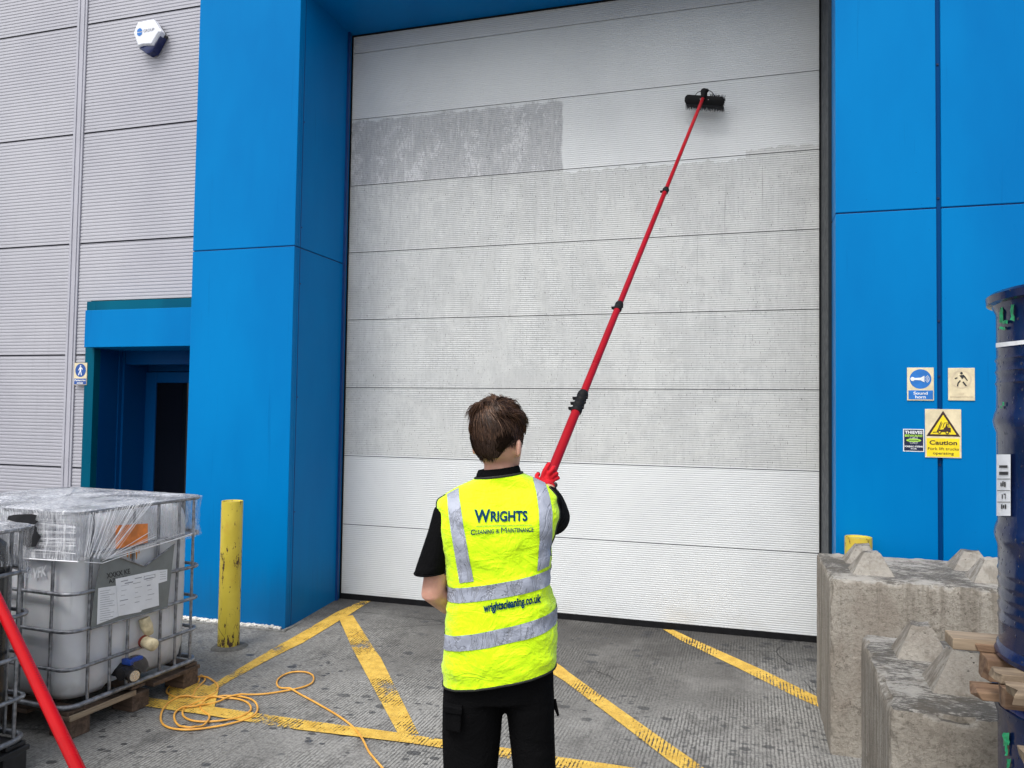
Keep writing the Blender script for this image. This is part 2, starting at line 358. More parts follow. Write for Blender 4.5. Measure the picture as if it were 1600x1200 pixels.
# --- wood
def wood(name, c1, c2, ax):
    k = N(name); p = k.obj(); s_ = [30, 30, 30]; s_[ax] = 2.5
    f = k.noise(k.sc(p, *s_), 1.0, 5, .7, .4); c = k.mix(k.ramp(f, .3, .7), c1, c2)
    c = k.mix(k.ramp(k.noise(p, 6, 4), .5, .75, 0, .6), c, tuple(x * .35 for x in c1)); k.bump(f, .003, .8)
    return k.set(c, .8, 0, .3)
M['wood_x'] = wood('weathered_pallet_wood', (.15, .11, .075), (.34, .265, .185), 0)
M['wood_y'] = wood('weathered_pallet_wood_cross', (.20, .13, .08), (.42, .30, .19), 1)
M['wood_dark'] = wood('dark_damp_pallet_wood', (.055, .038, .028), (.14, .095, .07), 1)
M['wood_red'] = wood('reddish_wet_pallet_wood', (.10, .055, .035), (.27, .175, .11), 0)
M['wood_pale'] = wood('pale_new_pallet_wood', (.40, .29, .18), (.55, .43, .29), 0)
# --- tote
k = N('milky_plastic_tank'); p = k.pos(); zz = k.sep(p)[2]
f = k.noise(p, 3, 5); c = k.mix(k.ramp(f, .3, .7), (.54, .555, .60), (.70, .715, .74)); c = k.mix(k.ramp(k.noise(k.sc(p, 18, 18, 2), 1, 5, .7), .56, .75, 0, .4), c, (.24, .24, .26))
c = k.mix(k.math('MULTIPLY', k.ramp(zz, .32, .12), k.ramp(k.noise(p, 7, 4), .4, .6, .1, .6)), c, (.22, .19, .15))
k.bump(k.noise(p, 6, 3), .004, .4)
M['tank'] = k.set(c, .33, 0, .5, Subsurface_Weight=.12, Subsurface_Scale=.03)
M['tank_black'] = simple('black_plastic_tank', (.012, .013, .016), .3, 0, .3, 5)
M['galv'] = simple('galvanised_tube', (.25, .26, .285), .42, .7, .4, 28, .0006)
M['plate'] = simple('grey_label_plate', (.17, .185, .185), .55, .1, .15, 9)
M['paper'] = simple('white_paper', (.72, .74, .78), .7, 0, .05, 9, .002)
M['ink'] = simple('black_ink', (.02, .02, .022), .6)
M['greyink'] = simple('faded_print', (.25, .26, .30), .7)
M['yellowed'] = simple('yellowed_plastic', (.55, .47, .30), .5, 0, .3, 18, .003)
M['rust'] = simple('red_rust', (.22, .03, .02), .6)
M['blackplastic'] = simple('black_plastic', (.015, .015, .017), .35, 0, .3)
M['blueplastic'] = simple('blue_valve_plastic', (.01, .05, .28), .35)
M['silver'] = simple('foil_cap', (.6, .6, .62), .25, .9)
M['orange'] = simple('orange_label', (.72, .22, .045), .6, 0, .25, 14)
M['orangedrip'] = simple('orange_residue', (.62, .25, .04), .6, 0, .3, 30)
def film(name, dens, rot, thin, sx=90, sy=2.5):
    k = N(name); p = k.obj()
    a = k.noise(k.sc(p, sx, sx * .8, sy, rot), 1.0, 5, .75, .35); b = k.noise(p, 4, 4, .6)
    st = k.ramp(a, .46, .66); al = k.math('ADD', thin, k.math('MULTIPLY', st, dens)); al = k.math('MULTIPLY', al, k.ramp(b, .3, .6, .45, 1.25), clamp=True)
    k.bump(k.math('ADD', a, k.math('MULTIPLY', b, 2.0)), .02, 1.0)
    return k.set(k.mix(st, (.62, .64, .70), (.86, .87, .90)), .14, 0, .7, al)
M['film_top'] = film('stretch_film_top', .5, (0, PI / 2, .25), .62, 60, 1.6)
M['film_front'] = film('stretch_film_front', .7, (0, PI / 2, 0), .5)
M['film_side'] = film('stretch_film_side', .48, (.95, 0, 0), .10)
M['film_fold'] = simple('stretch_film_fold', (.82, .83, .87), .2, 0, .1)
# --- drum
k = N('dark_blue_drum_paint'); p = k.pos(); f = k.noise(p, 5, 4)
c = k.mix(k.ramp(f, .3, .7), (.002, .007, .04), (.004, .014, .068)); c = k.mix(k.ramp(k.noise(k.sc(p, 30, 30, 3), 1, 4, .7), .62, .75, 0, .6), c, (.015, .03, .07))
dr = k.vor(p, 48); c = k.mix(k.math('MULTIPLY', k.ramp(dr, .12, .17, 1, 0), .6), c, (.004, .006, .02))
k.bump(k.math('ADD', k.ramp(dr, .05, .2, 1, 0), k.math('MULTIPLY', f, 2)), .004, .6)
M['drum'] = k.set(c, .2, 0, .4)
M['drumrim'] = simple('blue_drum_rim', (.010, .022, .14), .25, 0, .3, 20)
M['green'] = simple('green_paint_mark', (.01, .30, .12), .5, 0, .4, 60)
M['whitetape'] = simple('white_tape', (.75, .76, .78), .4)
# --- person
k = N('hi_vis_fabric'); p = k.pos()
a = k.noise(p, 10, 6, .65, 1.2); cre = k.noise(k.sc(p, 26, 26, 9, (0, .7, .3)), 1.0, 5, .7, 1.0)
ridge = k.math('ABSOLUTE', k.math('SUBTRACT', k.noise(k.sc(p, 8, 8, 15, (.3, .6, 0)), 1.0, 3, .5, 1.5), .5))
k.bump(k.math('ADD', k.math('MULTIPLY', a, 1.0), k.math('ADD', k.math('MULTIPLY', cre, .3), k.ramp(ridge, 0, .10, .10, 0))), .016, .7)
M['hivis'] = k.set(k.mix(k.ramp(a, .3, .7), (.60, .93, .0), (.66, .97, .0)), .6, 0, .25, Sheen_Weight=.2)
k = N('reflective_tape'); p = k.pos()
rd = k.math('ABSOLUTE', k.math('SUBTRACT', k.noise(k.sc(p, 14, 14, 5, (0, .5, .2)), 1.0, 4, .6, 1.6), .5))
k.bump(k.math('ADD', k.noise(p, 12, 4, .6, 1), k.ramp(rd, 0, .05, -.25, 0)), .010, .8)
M['tape'] = k.set(k.mix(k.ramp(rd, 0, .025), (.27, .285, .33), (.33, .355, .43)), .55, .1, .4)
k = N('black_cloth'); p = k.pos(); k.bump(k.math('ADD', k.noise(p, 9, 5, .6, .8), k.math('MULTIPLY', k.noise(p, 500, 2), .03)), .02, .7)
M['black'] = k.set((.0045, .0045, .005), .9, 0, .04)
M['binding'] = simple('black_binding', (.012, .014, .010), .7)
k = N('skin'); p = k.pos(); f = k.noise(p, 14, 5); c = k.mix(k.ramp(f, .3, .7), (.46, .235, .17), (.58, .32, .24)); k.bump(k.noise(p, 180, 3), .0006)
M['skin'] = k.set(c, .5, 0, .4, Subsurface_Weight=.15, Subsurface_Scale=.01)
for hn_, hc_ in (('hair', (.036, .018, .011)), ('hair2', (.075, .038, .023)), ('hair3', (.16, .088, .053))):
    k = N('brown_hair_strand'); M[hn_] = k.set(hc_, .5, 0, .3)
M['hairbase'] = simple('short_dark_hair', (.012, .007, .005), .9, 0, .4, 150, .002, spec=.03)
k = N('red_knit_glove'); p = k.pos(); k.bump(k.noise(p, 160, 4, .7), .0012); M['glove'] = k.set(k.mix(k.ramp(k.noise(p, 25, 4), .3, .7), (.50, .004, .012), (.66, .008, .022)), .75, 0, .3)
M['glovegrip'] = simple('black_latex_grip', (.02, .012, .014), .5)
M['navy'] = simple('navy_print', (.0, .03, .085), .6, spec=.1)
M['redpole'] = simple('red_pole_enamel', (.30, .004, .010), .32, 0, .08, 6, spec=.15)
M['redpole2'] = simple('red_pole_scuffed', (.36, .001, .004), .3, 0, .1, 6, spec=.15)
k = N('yellow_hose_rubber'); p = k.pos(); M['hose'] = k.set(k.mix(k.ramp(k.noise(p, 12, 4), .35, .65), (.62, .30, .045), (.78, .40, .07)), .42, 0, .5)
M['pebble'] = simple('white_pebble', (.62, .60, .56), .75, 0, .3, 30)
M['kerb'] = simple('grey_edging', (.20, .20, .19), .85, 0, .25, 30, .004)
M['white'] = simple('white_plastic', (.72, .74, .80), .3, 0, .04)
M['bluelens'] = simple('dark_blue_lens', (.006, .015, .09), .12)
M['signcream'] = simple('cream_faded_sign', (.66, .57, .38), .45, 0, .12, 18)
M['signblue'] = simple('blue_sign_print', (.01, .15, .50), .4)
M['signblue_d'] = simple('dark_blue_sign_print', (.01, .07, .30), .4)
M['signwhite'] = simple('white_sign_print', (.74, .76, .78), .4)
M['signyellow'] = simple('yellow_sign_print', (.80, .62, .01), .4, 0, .05)
M['signfaint'] = simple('bleached_print', (.56, .47, .33), .5)
M['brown'] = simple('brown_black_print', (.035, .012, .010), .5)
M['stickernavy'] = simple('navy_sticker', (.008, .014, .05), .3)
M['lime'] = simple('lime_print', (.35, .62, .06), .4)
M['screw'] = simple('dark_screw', (.01, .02, .06), .4, .5)
# ================================================================== SETTING
D = 6.162; YC = 5.323; XL = -3.430; XR = .478; XCR = .505; ZT = 5.055; YG = 5.57
mb = MB(); ys = [-400, -60, -10, 0, 2, 4, 5.1, 5.4, 5.8, 6.1, 6.3, 60]; xs = [-400, -60, -12, -6, -3, 0, 3, 12, 60, 400]
mb.add([(x, y, gz(y)) for y in ys for x in xs], [(j * 10 + i, j * 10 + i + 1, (j + 1) * 10 + i + 1, (j + 1) * 10 + i) for j in range(11) for i in range(9)])
tag(mb.build('ground', M['ground']), kind='structure')
# painted lines as a thin sheet over the concrete
mb = MB()
def gpoly(pts, dz):
    P3 = [gp(x, y) for x, y in pts]
    bm = bmesh.new(); vs = [bm.verts.new(p) for p in P3]; bm.faces.new(vs)
    bmesh.ops.triangulate(bm, faces=bm.faces[:])
    for yy in (5.1, 6.1): bmesh.ops.bisect_plane(bm, geom=bm.verts[:] + bm.edges[:] + bm.faces[:], plane_co=(0, yy, 0), plane_no=(0, 1, 0))
    bm.verts.index_update()
    vs = [(v.co.x, v.co.y, gz(v.co.y) + dz) for v in bm.verts]; fs = [tuple(v.index for v in f.verts) for f in bm.faces]; bm.free()
    mb.add(vs, fs)
gpoly([(565, 940), (579, 940), (546, 961), (529, 971), (430, 1026), (369, 1059), (330, 1082), (312, 1082), (352, 1058), (440, 1006), (526, 957)], .004)
gpoly([(529, 966), (551, 962), (595, 1029), (654, 1148), (622, 1148)], .0055)
gpoly([(215, 1089), (262, 1096), (340, 1107), (484, 1128), (625, 1147), (694, 1158), (800, 1172), (868, 1184), (960, 1197), (1040, 1210), (1040, 1224), (868, 1201), (800, 1189), (694, 1171), (634, 1162), (460, 1141), (310, 1117), (205, 1102)], .007)
gpoly([(268, 1063), (295, 1066), (342, 1078), (335, 1107), (262, 1096)], .009)
gpoly([(800, 1003), (820, 1003), (880, 1044), (980, 1117), (1080, 1187), (1105, 1205), (1068, 1205), (1045, 1190), (974, 1135), (880, 1064), (800, 1010)], .0055)
gpoly([(1036, 984), (1052, 985), (1078, 997), (1195, 1049), (1284, 1093), (1330, 1115), (1330, 1130), (1283, 1107), (1150, 1043), (1063, 1001)], .004)
tag(mb.build('road_marking', M['yellow_line'], normals=False), kind='structure')
for pl in bpy.data.objects['road_marking'].data.polygons:
    if pl.normal.z < 0: pl.flip()
# white pebble strip and its edging
eA = gp(296, 972); eB = gp(441, 988)
mb = MB(); rnd = random.Random(3)
yE = eB.y
def ico(c, r, sq):
    t = (1 + 5 ** .5) / 2; vs = [(-1, t, 0), (1, t, 0), (-1, -t, 0), (1, -t, 0), (0, -1, t), (0, 1, t), (0, -1, -t), (0, 1, -t), (t, 0, -1), (t, 0, 1), (-t, 0, -1), (-t, 0, 1)]
    fs = [(0, 11, 5), (0, 5, 1), (0, 1, 7), (0, 7, 10), (0, 10, 11), (1, 5, 9), (5, 11, 4), (11, 10, 2), (10, 7, 6), (7, 1, 8), (3, 9, 4), (3, 4, 2), (3, 2, 6), (3, 6, 8), (3, 8, 9), (4, 9, 5), (2, 4, 11), (6, 2, 10), (8, 6, 7), (9, 8, 1)]
    R_ = Matrix.Rotation(rnd.uniform(0, 6), 3, (rnd.random(), rnd.random(), rnd.random() + .1))
    out = []
    for v in vs:
        q = R_ @ Vector(v); q.x *= sq[0]; q.y *= sq[1]; q.z *= sq[2]; out.append(Vector(c) + q * r / 1.9 * rnd.uniform(.85, 1.15))
    mb.add(out, fs)
for i in range(1100):
    x = rnd.uniform(-5.55, XL - .03); y = rnd.uniform(yE + .035, 5.31)
    ico((x, y, .012 + rnd.uniform(0, .022)), rnd.uniform(.010, .019), (rnd.uniform(.8, 1.3), 1, .7))
tag(mb.build('gravel', M['pebble']), kind='stuff')
mb = MB(); mb.box((-5.6, yE - .0, -.02), (XL + .035, yE + .022, .022)); mb.box((XL + .013, yE + .024, -.02), (XL + .036, 6.10, .03))
tag(mb.build('kerb', M['kerb'], bevel=.004), kind='structure')
# ================================================================== BUILDING
B = empty('industrial_building', (-1.5, 5.57, 0), 'industrial unit with grey ribbed cladding, bright blue portal and a huge white loading door', 'building')
def bpart(mb, name, mat, parent=B, **kw): return mb.build(name, mat, parent, **kw)
HT = 9.0
# blue left column as panels with a joint
ZJ = 2.99; g = .004
mb = MB()
for z0, z1 in ((-.05, ZJ - g), (ZJ + g, HT)):
    mb.box((-4.385, YC, z0), (XL, YC + .05, z1)); mb.box((XL - .05, YC + .0502, z0 - (.0 if z0 < 0 else .0)), (XL, D + .3, z1 if z1 > 5 else z1))
bpart(mb, 'portal_column', M['blue'], bevel=.004)
mb = MB(); mb.box((-4.38, YC + .012, -.05), (XL - .012, D + .28, HT)); bpart(mb, 'column_core', M['bluejoint'])
mb = MB(); mb.box((XL + .0005, YC + .075, .03), (XL + .003, YC + .079, HT)); mb.box((XL, D - .085, .05), (XL + .02, D - .06, ZT))
for z in (.9, 1.8, 2.7, 3.15, 4.0): mb.lathe((XL, YC + .095, z), [(0.006, 0)], 6) if False else mb.box((XL, YC + .088, z), (XL + .004, YC + .097, z + .009))
bpart(mb, 'corner_flashing', M['bluejoint'])
# right column
mb = MB(); XV0, XV1 = at(1463.5, 400, 1, YC).x, at(1471.5, 400, 1, YC).x
for z0, z1 in ((-.05, ZJ + .012 - g), (ZJ + .012 + g, HT)):
    mb.box((XCR, YC, z0), (XV0, YC + .05, z1)); mb.box((XV1, YC, z0), (4.6, YC + .05, z1))
    mb.box((XCR, YC + .0502, z0), (XCR + .05, YC + .24, z1))
bpart(mb, 'portal_column', M['blue'], bevel=.004)
mb = MB(); mb.box((XCR + .012, YC + .2405, -.05), (4.6, D + .28, HT)); mb.box((XCR + .052, YC + .10, -.05), (4.6, YC + .24, HT)); mb.box((XCR + .02, YC + .012, -.05), (XV0 - .002, YC + .0998, HT)); mb.box((XV1 + .002, YC + .012, -.05), (4.6, YC + .0998, HT))
bpart(mb, 'column_core', M['bluejoint'])
mb = MB(); mb.box((XV0 - .001, YC + .022, -.05), (XV1 + .001, YC + .06, HT)); sj = bpart(mb, 'vertical_joint_strip', M['blue_dark'])
for z in (.55, 1.42, 1.96, 2.3, 3.06, 3.9, 4.6):
    mb = MB(); mb.box(((XV0 + XV1) / 2 - .006, YC + .017, z), ((XV0 + XV1) / 2 + .006, YC + .022, z + .012)); bpart(mb, 'screw', M['screw'], sj)
mb = MB(); mb.box((XR + .006, YC + .245, .0), (XCR + .006, D - .002, ZT)); bpart(mb, 'guide_rail', M['trimdark'], bevel=.004)
# header
mb = MB(); mb.box((XL, YC, ZT), (XCR, D + .28, HT)); bpart(mb, 'portal_header', M['blue'])
# grey cladding wall
def ribwall(mb, x0, x1, z0, z1, y, pitch, amp, flip=1):
    z = z0; prof = []
    while z < z1 - 1e-6:
        h = min(pitch, z1 - z)
        prof += [(z, 0), (z + h * .50, 0), (z + h * .62, amp), (z + h * .88, amp)]; z += h
    prof.append((z1, 0)); n = len(prof)
    mb.add([(x, y + a * flip, zz) for x in (x0, x1) for zz, a in prof], [(i, i + 1, n + i + 1, n + i) for i in range(n - 1)])
JO = [3.178 + 1.0085 * i for i in range(-4, 7)]
mb = MB(); jb = MB()
for a, b in ((-9.5, -5.925), (-5.808, -4.386)):
    for i in range(len(JO) - 1):
        z0, z1 = JO[i] + .006, JO[i + 1] - .006
        if b > -5 and z0 < 2.655:
            if z1 > 2.655:
                ribwall(mb, a, b, 2.655, z1, YG, .0302, .0042)
                ribwall(mb, a, -5.665, z0, 2.655, YG, .0302, .0042)
            else: ribwall(mb, a, -5.665, z0, z1, YG, .0302, .0042)
        else: ribwall(mb, a, b, z0, z1, YG, .0302, .0042)
bpart(mb, 'cladding_wall', M['grey_clad'], normals=False)
mb = MB(); mb.box((-9.5, YG + .02, 2.70), (-4.38, D + .3, HT)); mb.box((-9.5, YG + .02, -.05), (-5.665, D + .3, 2.70)); bpart(mb, 'wall_core', M['joint'])
mb = MB()
mb.box((-5.922, YG - .012, -.05), (-5.811, YG + .018, HT)); mb.box((-5.900, YG - .02, -.05), (-5.888, YG - .0121, HT)); mb.box((-5.845, YG - .02, -.05), (-5.833, YG - .0121, HT))
bpart(mb, 'cladding_trim', M['grey_trim'], bevel=.002)
# entrance: flashing frame, projecting lintel, reveal, framed glass door
XF = -5.678; XJ = -5.575
mb = MB(); mb.box((XF, YG - .03, 0), (XJ, YG + .04, 2.643)); mb.box((XJ, YG - .03, 2.50), (-4.386, YG + .04, 2.643))
bpart(mb, 'entrance_flashing', M['teal'], bevel=.003)
mb = MB(); mb.box((-5.600, YG - .12, 2.225), (-4.386, YG + .30, 2.55)); bpart(mb, 'entrance_lintel', M['blue'], bevel=.003)
mb = MB(); mb.box((XJ - .03, YG + .041, 0), (XJ, 5.82, 2.224)); mb.box((XJ - .03, 5.821, 0), (XJ + .012, 5.86, 2.224)); mb.box((-5.56, 5.871, 2.10), (-4.45, 6.0, 2.22))
bpart(mb, 'entrance_reveal', M['blue_dark'], bevel=.002)
mb = MB(); mb.box((-5.60, 6.30, 0), (-4.3, 6.34, 2.5)); mb.box((-5.60, 5.86, 0), (-5.54, 6.3, 2.5)); mb.box((-5.60, 5.87, 2.22), (-4.3, 6.3, 2.5)); bpart(mb, 'entrance_back', M['blue_dark'])
dX0 = at(207, 650, 1, 6.14).x; dXg = at(241, 650, 1, 6.12).x; zg = at(260, 598, 1, 6.12).z
mb = MB(); mb.box((dX0, 6.16, .03), (dX0 + .06, 6.26, 2.13)); mb.box((dX0 + .06, 6.16, 2.05), (-4.40, 6.26, 2.13)); mb.box((dX0 - .05, 6.19, .03), (dX0 - .001, 6.26, 2.2))
fr = bpart(mb, 'door_frame', M['blue_dark'], bevel=.006)
mb = MB(); mb.box((dX0 + .065, 6.13, .04), (dXg, 6.18, 2.045)); mb.box((dXg, 6.13, zg), (-4.42, 6.18, 2.045)); mb.box((dXg, 6.13, .04), (-4.42, 6.18, .2)); mb.box((-4.42, 6.13, .04), (-4.36, 6.18, 2.045))
gd = bpart(mb, 'entrance_door', M['blue_dark'], bevel=.006)
mb = MB(); mb.box((dXg + .001, 6.145, .201), (-4.421, 6.160, zg - .001)); bpart(mb, 'glass_pane', M['glass'], gd)
# sectional loading door
dr = MB(); dr.box((XL - .05, D + .03, .07), (XR + .05, D + .05, ZT + .1)); dr_o = bpart(dr, 'loading_door', M['joint'])
zs = [ZT + .02] + [z for z in ZL]
ztop = [ZT + .0] + ZL[:-0] if False else None
bounds = [(ZL[0] + .0025, ZT)] + [(ZL[i + 1] + .0025, ZL[i] - .0025) for i in range(8)]
DBOT = at(900, 926 + (994 - 926) * (900 - 531) / 749, 1, D).z
bounds[-1] = (DBOT, bounds[-1][1])
for z0, z1 in bounds:
    mb = MB(); ribwall(mb, XL, XR, z0, z1, D, .0166, .0018); mb.add([(XL, D, z0), (XR, D, z0), (XR, D + .03, z0), (XL, D + .03, z0)], [(0, 1, 2, 3)])
    bpart(mb, 'door_panel', M['door'], dr_o, normals=False)
mb = MB(); mb.box((XL, D - .012, .058), (XR, D + .03, DBOT)); bpart(mb, 'bottom_seal', M['rubber'], dr_o, bevel=.004)
mb = MB(); mb.box((XL - .0, D - .012, .07), (XL + .012, D - .001, ZT)); mb.box((XR - .006, D - .012, .07), (XR + .004, D - .001, ZT)); mb.box((XL + .012, D - .014, ZT - .012), (XR - .006, D - .001, ZT)); bpart(mb, 'side_seal', M['rubber'], dr_o)
# ================================================================== WALL SIGNS
def plate(mb, x0, x1, z0, z1, y, t=.003): mb.box((x0, y, z0), (x1, y + t, z1)); return mb
def disc(mb, cx, cz, r, y, n=32, r0=0):
    if r0: 
        mb.add([(cx + rr * math.cos(2 * PI * k / n), y, cz + rr * math.sin(2 * PI * k / n)) for rr in (r0, r) for k in range(n)], [(k, (k + 1) % n, n + (k + 1) % n, n + k) for k in range(n)])
    else: mb.poly([(cx + r * math.cos(2 * PI * k / n), y, cz + r * math.sin(2 * PI * k / n)) for k in range(n)])
def sg(mb, pts, y): mb.poly([(a, y, b) for a, b in pts]); return mb
XA, ZA = Vector((1, 0, 0)), Vector((0, 0, 1))
def seg(mb, a, b, wd, y):
    a = Vector((a[0], 0, a[1])); b = Vector((b[0], 0, b[1])); d = (b - a).normalized(); n_ = Vector((-d.z, 0, d.x)) * wd / 2
    mb.poly([(q.x, y, q.z) for q in (a + n_, b + n_, b - n_, a - n_)])
# sound horn
a = at(1417, 574.5, 1, YC); b = at(1459, 626, 1, YC); x0, x1, z1, z0 = a.x, b.x, a.z, b.z; y = YC - .006; W = x1 - x0; cx = (x0 + x1) / 2
s = empty('sound_horn_sign', (cx, y, z0), 'cream and blue sign reading Sound horn left of the vertical joint', 'sign')
plate(MB(), x0, x1, z0, z1, y, .0055).build('sign_board', M['signcream'], s, bevel=.001)
mb = MB(); disc(mb, cx, z1 - .070, .060, y - .0008, 40); plate(mb, x0 + .007, x1 - .005, z0 + .007, z0 + .062, y - .0008, .0007).build('blue_panel', M['signblue'], s)
mb = MB(); c = (cx, z1 - .070)
sg(mb, [(c[0] - .050, c[1] - .008), (c[0] - .030, c[1] - .006), (c[0] + .0, c[1] - .008), (c[0] + .022, c[1] - .020), (c[0] + .022, c[1] + .020), (c[0] + .0, c[1] + .008), (c[0] - .030, c[1] + .006), (c[0] - .050, c[1] + .008)], y - .0018)
disc(mb, c[0] - .044, c[1], .0125, y - .0022, 16)
for q, r in enumerate((.012, .020, .028)):
    for t in range(6):
        t0, t1 = -.95 + t * 1.9 / 6, -.95 + (t + 1) * 1.9 / 6
        seg(mb, (c[0] + .020 + r * math.cos(t0), c[1] + (r * .95) * math.sin(t0)), (c[0] + .020 + r * math.cos(t1), c[1] + r * .95 * math.sin(t1)), .003, y - .0018)
mb.build('horn_symbol', M['signwhite'], s); mb = MB()
text_into(mb, 'Sound', (cx, y - .0018, z0 + .036), XA, ZA, height=.018, width=.078, bold=.02, center=True)
text_into(mb, 'horn', (cx, y - .0018, z0 + .013), XA, ZA, height=.018, width=.058, bold=.02, center=True)
mb.build('lettering', M['signwhite'], s)
# bleached pedestrian sign
a = at(1481, 575, 1, YC); b = at(1523, 626, 1, YC); x0, x1, z1, z0 = a.x, b.x, a.z, b.z; cx = (x0 + x1) / 2
s = empty('bleached_sign', (cx, y, z0), 'sun-bleached cream sign with only a black walking figure left on it', 'sign')
plate(MB(), x0, x1, z0, z1, y, .0055).build('sign_board', M['signcream'], s, bevel=.001)
mb = MB(); c = (cx, z1 - .068)
disc(mb, c[0], c[1] + .036, .0075, y - .0018, 16)
sg(mb, [(c[0] - .012, c[1] + .022), (c[0] + .012, c[1] + .027), (c[0] + .022, c[1] + .014), (c[0] + .034, c[1] - .008), (c[0] + .030, c[1] - .010), (c[0] + .012, c[1] + .012), (c[0] + .006, c[1] + .0), (c[0] - .002, c[1] + .010)], y - .0018)
seg(mb, (c[0] - .036, c[1] + .003), (c[0] - .022, c[1] + .009), .007, y - .0018)
seg(mb, (c[0] - .006, c[1] - .008), (c[0] - .018, c[1] - .024), .0075, y - .0018); seg(mb, (c[0] - .018, c[1] - .022), (c[0] - .022, c[1] - .044), .007, y - .0024)
seg(mb, (c[0] + .008, c[1] - .016), (c[0] + .026, c[1] - .042), .008, y - .0018)
mb.build('walking_figure', M['ink'], s)
mb = MB(); disc(mb, c[0], c[1], .056, y - .0009, 40, .047)
text_into(mb, 'no', (cx, y - .0012, z0 + .036), XA, ZA, height=.012, bold=.01, center=True); text_into(mb, 'pedestrians', (cx, y - .0012, z0 + .014), XA, ZA, width=.12, height=.017, bold=.01, center=True)
mb.build('faded_lettering', M['signfaint'], s)
# caution sign
a = at(1445, 639, 1, YC); b = at(1502, 716, 1, YC); x0, x1, z1, z0 = a.x, b.x, a.z, b.z; cx = (x0 + x1) / 2
s = empty('caution_sign', (cx, y, z0), 'cream and yellow Caution fork lift trucks operating sign with black triangle', 'sign')
plate(MB(), x0, x1, z0, z1, y, .0055).build('sign_board', M['signcream'], s, bevel=.001)
tz = z1 - .010; bz = z1 - .165; hw = .092
mb = MB(); sg(mb, [(cx, tz), (cx + hw, bz), (cx - hw, bz)], y - .0008); mb.build('warning_triangle', M['brown'], s)
mb = MB(); sg(mb, [(cx, tz - .024), (cx + hw - .021, bz + .012), (cx - hw + .021, bz + .012)], y - .0018)
plate(mb, x0 + .008, x1 - .010, z0 + .006, z0 + .118, y - .0008, .0007).build('yellow_panel', M['signyellow'], s)
mb = MB(); ty = y - .0028; ox, oz = cx - .004, bz + .022
sg(mb, [(ox - .028, oz + .004), (ox + .045, oz + .004), (ox + .045, oz + .030), (ox + .012, oz + .034), (ox + .004, oz + .020), (ox - .018, oz + .018)], ty)
for u0 in ((ox - .016, oz + .006), (ox + .026, oz + .004)): disc(mb, u0[0], u0[1] - .002, .0105, ty - .0006, 20)
seg(mb, (ox - .028, oz + .004), (ox - .006, oz + .068), .0045, ty); seg(mb, (ox - .020, oz + .012), (ox - .001, oz + .060), .003, ty - .0003)
seg(mb, (ox - .052, oz + .002), (ox - .024, oz + .004), .004, ty); seg(mb, (ox - .030, oz + .002), (ox - .026, oz + .018), .004, ty - .0003)
seg(mb, (ox + .002, oz + .030), (ox + .010, oz + .060), .0035, ty - .0003); seg(mb, (ox + .009, oz + .060), (ox + .034, oz + .060), .0035, ty); seg(mb, (ox + .033, oz + .062), (ox + .036, oz + .028), .0035, ty - .0003)
sg(mb, [(ox + .014, oz + .032), (ox + .030, oz + .032), (ox + .026, oz + .046), (ox + .018, oz + .044)], ty - .0006); disc(mb, ox + .024, oz + .050, .005, ty - .0008, 12)
mb.build('forklift_symbol', M['brown'], s); mb = MB()
text_into(mb, 'Caution', (cx, y - .0018, z0 + .078), XA, ZA, height=.027, width=.150, bold=.025, center=True)
text_into(mb, 'Fork lift trucks', (cx, y - .0018, z0 + .046), XA, ZA, height=.017, width=.168, bold=.006, center=True)
text_into(mb, 'operating', (cx, y - .0018, z0 + .014), XA, ZA, height=.021, width=.112, bold=.006, center=True)
mb.build('lettering', M['brown'], s)
for u0 in ((ox - .016, oz + .006), (ox + .026, oz + .004)):
    mb = MB(); disc(mb, u0[0], u0[1] - .002, .0050, ty - .0012, 16); mb.build('wheel_centre', M['signyellow'], s)
# thieves beware sticker
a = at(1411, 670, 1, YC); b = at(1444, 706, 1, YC); x0, x1, z1, z0 = a.x, b.x, a.z, b.z; cx = (x0 + x1) / 2 ; y2 = YC - .002
s = empty('security_sticker', (cx, y2, z0), 'small dark Thieves Beware sticker with white rim beside the caution sign', 'sticker')
plate(MB(), x0, x1, z0, z1, y2, .0015).build('sticker_rim', M['signwhite'], s)
plate(MB(), x0 + .005, x1 - .005, z0 + .005, z1 - .005, y2 - .0008, .0007).build('sticker_face', M['stickernavy'], s)
mb = MB(); text_into(mb, 'THIEVES', (cx, y2 - .0016, z1 - .030), XA, ZA, width=.098, height=.019, bold=.04, center=True)
text_into(mb, 'FORENSIC SYSTEMS', (cx, y2 - .0016, z0 + .026), XA, ZA, width=.100, height=.010, bold=.04, center=True); text_into(mb, 'IN USE', (cx, y2 - .0016, z0 + .014), XA, ZA, width=.032, height=.007, bold=.03, center=True)
for t in range(3):
    an = t * PI / 3; pts = []
    for q in range(24):
        e = Vector((.034 * math.cos(q * PI / 12), .012 * math.sin(q * PI / 12))); pts.append((cx + e.x * math.cos(an) - e.y * math.sin(an), (z0 + z1) / 2 + .000 + e.x * math.sin(an) * .7 + e.y * math.cos(an)))
    for q in range(24): seg(mb, pts[q], pts[(q + 1) % 24], .0013, y2 - .0014)
mb.build('white_lettering', M['signwhite'], s)
mb = MB(); text_into(mb, 'BEWARE', (cx, y2 - .0016, z1 - .048), XA, ZA, width=.098, height=.014, bold=.04, center=True)
mb.poly([(cx + .042 * math.cos(q * PI / 12), y2 - .0020, (z0 + z1) / 2 + .010 * math.sin(q * PI / 12)) for q in range(24)])
mb.build('lime_lettering', M['lime'], s)
